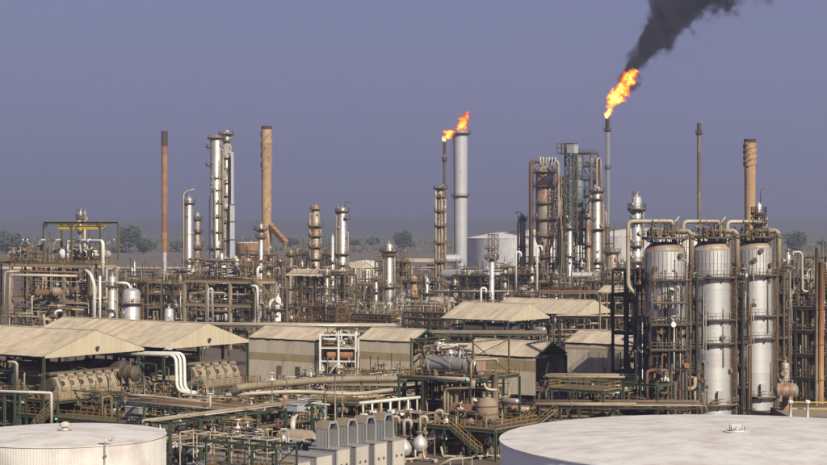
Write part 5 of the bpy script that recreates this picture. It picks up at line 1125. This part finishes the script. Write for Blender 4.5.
# ================================================================ three tall drum units
def drumunit(k, label, shade_painted):
    base = Vector((wx(665,262),262,0)) + V*(15.6*k); Yk = base.y
    t = thing('drum_tower', label, 'drum', base, 0); r = (3.04, 3.0, 2.95)[k]; back = CAMDIR(base)
    zs = [30-x*(262/FPX) for x in ()]; zt = 27.0; ctop = 26.2
    h = .0; n = 13; hh = (ctop)/n
    ringm = cached(('course',r), lambda: M().lathe([(r,.0),(r,hh-.05),(r-.03,hh-.04),(r-.03,hh)], 40, caps=False), 'drum_clad')
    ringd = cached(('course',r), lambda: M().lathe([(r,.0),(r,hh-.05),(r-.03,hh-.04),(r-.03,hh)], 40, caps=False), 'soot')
    ringg = cached(('course',r), lambda: M().lathe([(r,.0),(r,hh-.05),(r-.03,hh-.04),(r-.03,hh)], 40, caps=False), 'sooty_shade_clad')
    for i in range(n): link('cladding_course', ringd if shade_painted and i < 6 else (ringg if shade_painted and i < 8 else ringm), t, (0,0,hh*i))  # lower courses of the first drum carry painted shade in their colour
    M().lathe([(r,0),(r*.96,.45),(r*.78,1.0),(r*.5,1.35),(.1,1.5)], 40, p=(0,0,ctop)).obj('dome','stained_clad',t)
    for i in range(16):
        a = back-1.5+i*.2
        M().bar(((r+.02)*math.cos(a),(r+.02)*math.sin(a),ctop-4.6),((r+.02)*math.cos(a),(r+.02)*math.sin(a),ctop-.1),.05,.05).obj('cladding_strip','dull_pipe',t)
    add_deck(t, r, 22.0, 1.0, 0, 2*math.pi, 'dark', 'rust_pipe'); add_deck(t, r, 15.4, .8, 0, 2*math.pi, 'dark', 'dull_pipe'); add_deck(t, r, 11.7, .8, 0, 2*math.pi, 'dark', 'dull_pipe'); add_deck(t, r, 2.2, 1.1, back-.4, back+2.4)
    add_deck(t, 1.2, 28.2, 2.3, 0, 2*math.pi, rm='dull_pipe')
    for z0_,z1_,a in ((2.2,11.7,1.22),(11.7,15.4,1.35),(15.4,22,1.2),(22,28,1.3),(15.4,22,-1.2)): add_ladder(t, r, z0_, z1_, back+a, 'rust_pipe')
    for a,w_ in ((1.35,.22),(-1.3,.26),(1.6,.16)):
        x,y = (r+.8)*math.cos(back+a),(r+.8)*math.sin(back+a); stick('riser_post', t, (x,y,0),(x,y,23.5), w_*.8,'dull_pipe','r')
    q = random.Random(k)
    for i in range(2): a=back+q.uniform(-1,1.1); rr=r+.16; z=q.choice([3,8,12.5]); M().tube([(rr*math.cos(a),rr*math.sin(a),z),(rr*math.cos(a),rr*math.sin(a),z+q.uniform(4,12))],.09,None,6).obj('conduit',q.choice(['tan_pipe','dull_pipe','pale_pipe']),t)
    for i in range(7): add_nozzle(t, r, q.uniform(2,26), back+q.uniform(-1.2,1.2), .28, .35, 'dull_pipe')
    M().box(.3,1.4,-r-.75,-r-.05,2.3,4.4).obj('instrument_box','stack_grey',t)
    # fittings on the crown: posts, valves, header going over
    for i in range(12):
        a = i*.52; x,y = 2.2*math.cos(a), 2.2*math.sin(a); stick('crown_post', t, (x,y,26.6),(x,y,31.0 if i%3 else 29.6),.12,'dull_pipe','b')
    for z in (29.4,30.6):
        pts=[(2.2*math.cos(i*.52),2.2*math.sin(i*.52),z) for i in range(13)]
        for a,b in zip(pts,pts[1:]): stick('crown_rail', t, a, b, .09, 'dull_pipe','b')
    for i in range(6): link('valve', cached(('valve',),valve_mesh,'rust_pipe' if i%2 else 'dark'), t, (q.uniform(-2,1.4),q.uniform(-1.6,1.6),28.8), q.choice([0,1.57])).scale=(1.6,)*3
    for i in range(12): x,y=q.uniform(-2.6,2.0),q.uniform(-2,2); M().tube([(x,y,27.5),(x,y,q.uniform(28.5,30.4)),(x+q.uniform(-1.5,1.5),y,q.uniform(28.5,30.4))],q.uniform(.07,.14),.25,6).obj('small_pipe',q.choice(['dull_pipe','rust_pipe','pale_pipe']),t)
    x0 = -5.6 if k==0 else -4.6; zb = 21.0 if k==0 else 27.5
    M().tube([(x0+.9 if k==0 else x0,-.6,zb-1.0),(x0,-.6,zb),(x0,-.6,30.7),(.9,-.6,30.7),(1.2,-.6,30.2),(1.2,-.6,27.6)],.31,.8,12,seg=6).obj('overhead_pipe','pale_pipe',t)
    M().tube([(.4,-.2,29.2),(3.9,-.2,29.2),(3.9,-.2,23.0)],.40,.9,12,seg=6).obj('crossover_pipe','tan_pipe',t)
    M().tube([(1.4,-.7,28.8),(1.4,-.7,25.2)],.22,None,8).tube([(.7,-.8,29.8),(2.0,-.8,31.4)],.12,None,8).obj('actuator','pale_pipe',t)
    M().tube([(5.4,-1.2,28.6),(3.0,-1.2,28.6),(2.3,-1.6,27.8),(2.2,-r*.55,24.0)],.13,.8,8).obj('green_pipe','green',t)
    return t
drumunit(0,'first tall drum tower with shade painted on its lower shell beside dark frame', True)
drumunit(1,'middle tall silver drum tower of the three', False)
drumunit(2,'third tall silver drum tower with slim vessel above its crown', False)
tv = Vector((wx(665,262),262,0)) + V*31.2
t = thing('vessel','slim silver vessel with two small platforms above the third drum','vessel',tv+U*.0+Vector((.6,-.4,0)),0); t.location.z = 27.8
zt_ = wz(203,287)-27.8
M().lathe([(.45,0),(.55,.2),(.55,zt_-.4),(.3,zt_),(.1,zt_+.1)],16).obj('shell','aluminium',t)
s1,s2 = arc_deck(.55,1.3,0,2*math.pi); 
for z in (zt_*.45, zt_*.72): link('platform', s1.mesh('platform','grating'), t, (0,0,z)); link('railing', s2.mesh('railing','dull_pipe'), t, (0,0,z))
M().tube([(.3,0,zt_-.3),(.3,0,zt_+2.2),(1.6,0,zt_+2.6)],.10,.6,6).obj('davit','dull_pipe',t)
# dark structures around the drums
b0 = Vector((wx(627,266),266,0))
frame('tall dark stair frame left of the first drum tower', b0, 1, 1, 2.6, 3.0, [5,9.5,14.5,18.5,22.0], 'dark', .42, decks=(1,2,3,4), braces=8, rm='dull_pipe', kind='b', joist=False, seed=41)
pipework('dark pipes and white fittings on the stair frame left of the first drum', b0, 3, 3, 12, 23, 24, 611, mats=['dull_pipe','white_pipe','dark','pale_pipe'], posts=1, postm='dark', upright=.6, valves=8)
for k in (0,1,2):
    o_ = Vector((wx(665,262),262,0)) + V*(15.6*k) + Vector((3.5,.8,0))
    frame(['dark ladder frame between first and middle drum towers','dark ladder frame between middle and third drum towers','ochre ladder frame right of the third drum tower'][k], o_, 1, 1, 1.6, 2.0, [4.5,8,11.6,15.3,19,22], ['dark','dark','dull_pipe'][k], .24, decks=(0,1,2,3,4,5), braces=8, rm='dull_pipe', kind='b', joist=False, seed=42+k)
    pipework(['thin pipes on the ladder frame between first and middle drums','thin pipes on the ladder frame between middle and third drums','thin pipes on the ladder frame right of the third drum'][k], o_, 2.2, 3, 1, 24, 22, 620+k, mats=['dull_pipe','dark','galv','rust_pipe'], posts=1, postm='dark', upright=.8, rmax=.14, valves=6)
for k in (0,1): 
    o_ = Vector((wx(665,262),262,0)) + V*(15.6*k+9) + U*(-14)
    frame(['dark rear structure behind first and middle drum towers','dark rear structure behind middle and third drum towers'][k], o_, 2, 1, 4, 4, [7,13,19,23], 'dark', .35, decks=(1,2,3), braces=6, rm='dull_pipe', joist=False, seed=50+k)
pipework('pipes before the foot of the first drum by the dark frame', Vector((wx(640,255),255,0)), 5, 3, .5, 9, 20, 630, mats=['dull_pipe','dark','rust_pipe'], upright=.6)
for k in (0,1,2):
    o_ = Vector((wx(665,262),262,0)) + V*(15.6*k) + Vector((-4.9,-1.0,0))
    pipework(['thin dark drain pipes standing left of the first drum','thin dark drain pipes in the gap left of the middle drum','thin dark drain pipes in the gap left of the third drum'][k], o_, 1.8, 3, .5, 23, 26, 1960+k, mats=['dark','dull_pipe','galv','dark'], posts=1, postm='dark', upright=.8, rmax=.13, valves=8)
o_ = Vector((wx(665,262),262,0))
frame('thin dark scaffold standing before the first drum tower', o_+Vector((-2.9,-5.6,0)), 2, 1, 2.7, 1.3, [3,6,9,11.7,15.4,18.6,22], 'dark', .13, decks=(3,4,5), braces=5, rm='dull_pipe', kind='b', joist=False, seed=81, rz=0)
pipework('thin dark uprights strapped to the scaffold of the first drum tower', o_+Vector((-2.9,-5.4,0)), 5.6, 1.2, .5, 25, 26, 1990, mats=['dark','dull_pipe','rust_pipe','galv'], posts=1, postm='dark', upright=.85, rmax=.13, valves=10, rz=0)
column('dark grey slim column in the gap between first and middle drums', 690, 4, 262, 292, 'sooty_shade_clad', ((280,A,.5),(310,A,.5)), rings=3, ladder=.5)
column('slim rusty column in the gap between middle and third drums', 736, 3.6, 258, 300, 'stained_clad', ((284,A,.5),(322,A,.5)), rings=3, ladder=-.5)
# right edge
bigpipe('pale gooseneck pipe between slender column and brown edge post', [W(793,256,290),W(793,252,290),W(802,252,290),W(802.5,291,290),W(808,291.5,290)], .2, 'pale_pipe', bend=.7)
for i,(px,y0_,w_,m_,l_) in enumerate(((816.5,248,.3,'dull_pipe','tall grey post left of the brown edge post'),(821,262,.62,'rust_stack','thick rust brown post at the edge of the picture'),(807,300,.4,'stack_grey','short grey riser left of the tall grey post'),(812,298,.38,'stack_grey','short grey riser touching the tall grey post'))):
    t = thing('post',l_,'post',gnd(px,292+i*3),0); M().cyl((0,0,0),(0,0,wz(y0_,292+i*3)),w_/1.3,12).obj('shaft',m_,t)
    for z in (4,10,16): M().cyl((0,0,z),(0,0,z+.15),w_,12).obj('flange',m_,t)
frame('dark pipe floors filling the edge of the picture beside the drums', W(794,300,318), 2, 1, 6, 6, [4,9,13,17.5], 'dark', .4, decks=(1,2,3), braces=4, rm='ochre', seed=61)
pipework('dense dark pipes on the floors at the picture edge, upper part', W(794,300,318), 12, 6, 9.5, 22, 70, 640, mats=['dull_pipe','pale_pipe','rust_pipe','tan_pipe'], valves=12, drums=4, upright=.55, vstack=6)
pipework('dense dark pipes at the picture edge, lower part', W(790,300,312), 14, 6, .5, 9, 80, 641, mats=['dull_pipe','pale_pipe','rust_pipe','dark'], valves=12, drums=4, upright=.5)
for i,(px,Y_,n_b,z1,l_) in enumerate(((780,330,3,20,'dark frame behind the slender silver column'),(798,345,3,21,'dark frame behind the pale gooseneck pipe'),(812,308,2,19,'dark frame against the brown edge post'),(776,300,2,16,'dark frame between third drum and slender column'))):
    frame(l_, W(px,300,Y_), n_b, 1, 3.6, 5, [z1*.25,z1*.5,z1*.75,z1], 'dark', .32, decks=(0,1,2,3), braces=5, rm=('rust_pipe','dull_pipe')[i%2], seed=i+1900, joist=False)
    pipework(l_.replace('dark frame','dark pipes and risers'), W(px,300,Y_), 3.6*n_b, 5, .5, z1+3, 60, 1930+i, mats=['dull_pipe','rust_pipe','dark','pale_pipe','dull_pipe'], upright=.6, rmax=.2, valves=12, drums=3, postm='dark', vstack=6)
pipework('hazy pipes beyond the third drum near the lone tree', W(775,300,520), 20, 8, .5, 18, 50, 642, valves=6, drums=3, upright=.6, vstack=6)
hdrum('squat tan domed vessel at the foot of the slender column', (wx(777,274),274), 2.8, 1.15, 'stained_clad', -.15, 2.6, seed=8)
column('small upright tan vessel above the squat domed one', 785, 9, 362, 276, 'stained_clad', ((386,A,.5),), rings=1.5, name='vessel', cat='vessel')
yr = thing('yellow_railing','bright yellow railing with white bollards behind the large white tank','railing',at(792,424,1.0),0); yr.location.z=0
yz=at(792,402,3.6); yr.location=(yz.x,yz.y,0)
for z in (3.6,2.6): stick('rail', yr, (-.5,0,z),(12,0,z-.1),.13,'yellow','b')
for x in (-.3,6,11.5): stick('post', yr, (x,0,0),(x,0,4.4 if x<0 else 3.7),.13,'yellow','b')
for i,px in enumerate((789,806)):
    p=at(px,405,3.2); t=thing('vent_pipe',['white capped vent pipe at the left end of the yellow railing','white capped vent pipe midway along the yellow railing'][i],'vent',Vector((p.x,p.y-1,0)),0); M().cyl((0,0,0),(0,0,3.6),.2,10).obj('pipe','white_pipe',t); M().lathe([(.2,0),(.42,.1),(.42,.4),(.1,.55)],12,p=(0,0,3.5)).obj('cap','white_pipe',t)
M0 = thing('slab','bare tan concrete slab beyond the large tank at the picture edge','slab',(wx(815,262),262,0),0); M().box(-3,14,-6,18,0,1.0).obj('top','concrete',M0); M().box(-3.2,14.2,-6.2,-6.0,0,1.1).obj('kerb','concrete',M0)

# ================================================================ foreground tanks
tank('large white tank with flat grey lid filling the lower corner', Vector((wx(737,163.5),163.5,0)), 22.1, 10, .75, 'tank_white','big_roof', npan=60, courses=5)
tank('smaller white ribbed tank with dusty grey lid cut by the picture edge', Vector((wx(65,168),168,0)), 9.6, 10, .35, 'tank_white','tank_roof', npan=24, ribs=9)
def rooffit(label, px, py, z, Y, kind):
    t = thing('roof_vent', label, 'roof vent', W(px,py,Y), 0); t.location.z = z
    if kind: M().cyl((0,0,0),(0,0,.35),.28,12).obj('neck','white_pipe',t); M().lathe([(.3,0),(.55,.08),(.55,.3),(.2,.5)],14,p=(0,0,.33)).obj('cap','box_pale',t); M().cyl((0,0,-.02),(0,0,.06),.65,14).obj('flange','stained_clad',t)
    else: M().cyl((0,0,0),(0,0,.16),.75,18).obj('base','white_pipe',t); M().rail([(-.6,-.5,.12),(.6,-.5,.12),(.6,.5,.12),(-.6,.5,.12),(-.6,-.5,.12)],h=.45,w=.05,step=.6,toe=False).obj('guard','white_pipe',t); M().cyl((0,0,.1),(0,0,.4),.2,10).obj('stub','white_pipe',t)
rooffit('small white vent cap standing on the smaller tank lid', 65,428,10.38,168,1)
rooffit('low round hatch with white guard rail on the large tank lid', 737,432,10.83,163.5,0)
tp = thing('gauge_pipe','thin rusty white gauge pipe fixed to the smaller tank wall','gauge',W(106,445,159.2),0)
th = math.atan2(wx(106,159.5)-wx(65,168), 159.5-168)
tp.location = Vector((wx(65,168)+9.8*math.sin(th), 168+9.8*math.cos(th), 0))
M().cyl((0,0,0),(0,0,10.6),.07,8).obj('pipe','white_pipe',tp); M().box(-.35,.35,-.12,.2,10.3,10.6).obj('bracket','white_pipe',tp); M().cyl((.4,0,10.5),(.7,0,10.5),.12,8).obj('fitting','box_pale',tp)
for z in (8.9,6,3): M().box(-.12,.12,-.12,.3,z,z+.15).obj('clamp','rust_pipe',tp)
sc = thing('stretcher_frame','pale A shaped pipe trestle lying on the bare ground','trestle',at(455,462,.6),.2); sc.location.z=0
M().tube([(-2,0,.2),(-.6,0,.9),(2.4,.6,1.0)],.12,.3,7).tube([(-1.6,1,.2),(-.2,1,.9),(2.6,1.4,.9)],.12,.3,7).obj('pipe','pale_pipe',sc); 
for x in (-.6,1,2.2): stick('leg', sc, (x,.1,0),(x,.1,.9),.1,'pale_pipe','b')
for i in range(10):
    q = random.Random(i+900); p = at(412+i*10, 452+q.uniform(-5,6), .6); t = thing('pipe_stub', f'{["short tan","rusty bent","low pale","small brown","dark","stubby ochre","squat grey","thin rust","flanged tan","little bent"][i]} pipe stub with flange on the bare ground {["by the pots","left of the trestle","before the trestle","touching the trestle","behind the trestle","right of the trestle","near the big tank","beside the big tank","nearest the big tank","under the big tank rim"][i]}'.replace(' on the bare ground',''), 'pipe', Vector((p.x,p.y,0)), q.uniform(0,3))
    M().tube([(-1.2,0,.4),(q.uniform(.5,1.5),0,.4),(q.uniform(.5,1.5),.8,.4),(1.2,.8,q.uniform(.6,1.8))],.14,.3,7).cyl((-1.3,0,.4),(-1.15,0,.4),.26,10).obj('pipe',q.choice(['tan_pipe','rust_pipe','pale_pipe']),t); M().box(-.4,-.1,-.2,.2,0,.28).obj('block','concrete',t)
# green signal lamps seen burning in the photograph
for i,(px,py,Y_,l_) in enumerate(((467,379.5,233.5,'green lit lamp at the edge of the exchanger platform'),(416,369,247,'green lit lamp left of the exchanger platform'),(426,336,318,'green lit lamp under the gable of the smaller walled shed'),(56,419,238,'green lit lamp below the nearest engine platform'),(204.5,348,285,'green lit lamp under the second shed gable'),(561,404,250,'green lit lamp below the raised shed'))):
    t = thing('signal_lamp',l_,'lamp',W(px,py,Y_),0); M().lathe([(.03,-.09),(.09,-.05),(.09,.05),(.03,.09)],10).obj('bulb','green_lamp',t); M().box(-.14,.14,.15,.4,-.14,.14).obj('housing','dark',t); M().cyl((0,.3,-1.4),(0,.3,.0),.05,6).obj('bracket','green',t)
# ================================================================ flames and smoke
def volmat(name, kind):
    m = bpy.data.materials.new(name); m.use_nodes = True; nt = m.node_tree; nt.nodes.clear(); L = nt.links
    out = nt.nodes.new('ShaderNodeOutputMaterial'); pv = nt.nodes.new('ShaderNodeVolumePrincipled'); L.new(pv.outputs[0], out.inputs['Volume'])
    tc = nt.nodes.new('ShaderNodeTexCoord'); return m, nt, L, pv, tc
def math_(nt, op, a, b=None, c=None, clamp=False):
    n = nt.nodes.new('ShaderNodeMath'); n.operation = op; n.use_clamp = clamp
    for i, x in enumerate((a,b,c)):
        if x is None: continue
        if isinstance(x, (int,float)): n.inputs[i].default_value = x
        else: nt.links.new(x, n.inputs[i])
    return n.outputs[0]
def plume(name, label, cat, pts, radii, Y, kind, seed, nscale, kind_prop=None):
    """closed lumpy tube about the plume's bent axis; inside it the density follows the distance from the axis and a noise.
    local frame: x across, y depth, z along the chord"""
    o = W(*pts[0], Y); P = [W(a,b,Y)-o for a,b in pts]; end = P[-1]; ax = end.normalized(); Lc = end.length
    q_ = Vector((0,0,1)).rotation_difference(ax); inv = q_.inverted(); Q = [inv@p for p in P]
    s = M(); last=None; n=16; m_ = []
    for i,(c,r) in enumerate(zip(Q,radii)): m_.append((c.z,c.x,r))
    zz0 = -radii[0]; steps=18; zend = m_[-1][0]
    def ev(z):
        for (a,xa,ra),(b,xb,rb) in zip(m_,m_[1:]):
            if z <= b or (b,xb,rb)==m_[-1]: t=max(0,min(1,(z-a)/(b-a))); return xa+(xb-xa)*t, ra+(rb-ra)*t
    for i in range(steps+1):
        z = zend*i/steps; x,r = ev(z); k = s.ring((x,0,z),(0,0,1),r*1.75,n)
        if last is None: s.cap(k,n,True)
        else: s.link(last,k,n)
        last=k
    s.cap(last,n)
    m, nt, L, pv, tc = volmat(name, kind)
    sep = nt.nodes.new('ShaderNodeSeparateXYZ'); L.new(tc.outputs['Object'], sep.inputs[0])
    t = math_(nt,'DIVIDE',sep.outputs[2],zend,clamp=True)
    def curve(vals):
        cr = nt.nodes.new('ShaderNodeFloatCurve'); c = cr.mapping.curves[0]; lo=min(vals); hi=max(vals); sp=max(hi-lo,1e-3)
        for i,v in enumerate(vals):
            xx = m_[i][0]/zend; yy=(v-lo)/sp
            if 0<i<len(vals)-1: c.points.new(xx,yy)
        # endpoints are the first and last after sorting
        cr.mapping.update(); c.points[0].location=(0,(vals[0]-lo)/sp); c.points[len(c.points)-1].location=(1,(vals[-1]-lo)/sp); cr.mapping.update()
        L.new(t, cr.inputs['Value']); return math_(nt,'MULTIPLY_ADD',cr.outputs[0],sp,lo)
    cx_ = curve([a[1] for a in m_]); rr = curve([a[2] for a in m_])
    # warp
    ns = nt.nodes.new('ShaderNodeTexNoise'); ns.inputs['Scale'].default_value=nscale; ns.inputs['Detail'].default_value=6 if kind=='smoke' else 4; ns.inputs['Roughness'].default_value=.66 if kind=='smoke' else .62
    mp = nt.nodes.new('ShaderNodeMapping'); mp.inputs['Location'].default_value=(seed*7.3,seed,0); L.new(tc.outputs['Object'],mp.inputs[0]); L.new(mp.outputs[0],ns.inputs['Vector'])
    dx = math_(nt,'SUBTRACT',sep.outputs[0],cx_); d = math_(nt,'SQRT',math_(nt,'ADD',math_(nt,'MULTIPLY',dx,dx),math_(nt,'MULTIPLY',sep.outputs[1],sep.outputs[1])))
    rad = math_(nt,'DIVIDE',d,rr)
    f = math_(nt,'SUBTRACT',math_(nt,'MULTIPLY_ADD',ns.outputs[0],3.4 if kind=='smoke' else 3.0,-.72 if kind=='smoke' else -.55),rad)   # >0 inside
    if kind=='smoke':
        # thins out with the distance
        dens = math_(nt,'MULTIPLY',math_(nt,'MULTIPLY',math_(nt,'SUBTRACT',f,.12),3.2,clamp=True), math_(nt,'MULTIPLY_ADD',t,-.62,.80))
        fade = math_(nt,'MULTIPLY',math_(nt,'MULTIPLY',t,9.0,clamp=True),.9)
        L.new(math_(nt,'MULTIPLY',dens,fade),pv.inputs['Density']); pv.inputs['Color'].default_value=(.09,.09,.11,1); pv.inputs['Anisotropy'].default_value=.2
        pv.inputs['Absorption Color'].default_value=(0,0,0,1)
    else:
        g = math_(nt,'MULTIPLY',math_(nt,'SUBTRACT',f,.25),2.2,clamp=True)
        cr = nt.nodes.new('ShaderNodeValToRGB'); e=cr.color_ramp.elements; e[0].position=.0; e[0].color=(.8,.06,.01,1); e[1].position=1; e[1].color=(1,.72,.16,1); k=e.new(.4); k.color=(1,.34,.02,1)
        tip = math_(nt,'SUBTRACT',g,math_(nt,'MULTIPLY',t,.45 if kind=='flame' else .75)); L.new(tip,cr.inputs[0]); L.new(cr.outputs[0],pv.inputs['Emission Color'])
        L.new(math_(nt,'MULTIPLY',g,{'flame':3.4,'flame_red':1.6,'flame_small':3.4}[kind]),pv.inputs['Emission Strength']); L.new(math_(nt,'MULTIPLY',math_(nt,'MULTIPLY',g,2.2,clamp=True),1.0),pv.inputs['Density']); pv.inputs['Color'].default_value=(.05,.02,.0,1)
    me = s.mesh(name,'ground'); me.materials.clear(); me.materials.append(m)
    ob = link(name, me, None, o); ob.rotation_mode='QUATERNION'; ob.rotation_quaternion=q_
    tag(ob, label, cat, kind=kind_prop); return ob
plume('flame','large yellow orange flame streaming from the tall thin flare stack','flame',[(607.5,119),(611,104),(619,94),(627,82),(634,70)],[1.0,3.2,4.6,4.4,2.6],800,'flame',1,.26)
plume('smoke','dark grey smoke plume drifting from the large flame','smoke',[(619,90),(635,67),(651,44),(667,22),(684,2),(706,-18),(736,-36)],[3.2,6.4,8.8,11.5,15,18,22],801,'smoke',2,.085,'stuff')
plume('flame','orange flame licking over the rim of the thick silver stack','flame',[(458,131),(462,126),(465,119),(468,112)],[2.4,3.2,2.6,1.2],720,'flame_red',3,.34)
plume('flame','small yellow flame blown sideways from the slim dark vent','flame',[(444,142),(445.5,137),(449,134),(455,132)],[.8,1.7,2.0,1.3],655,'flame_small',4,.45)
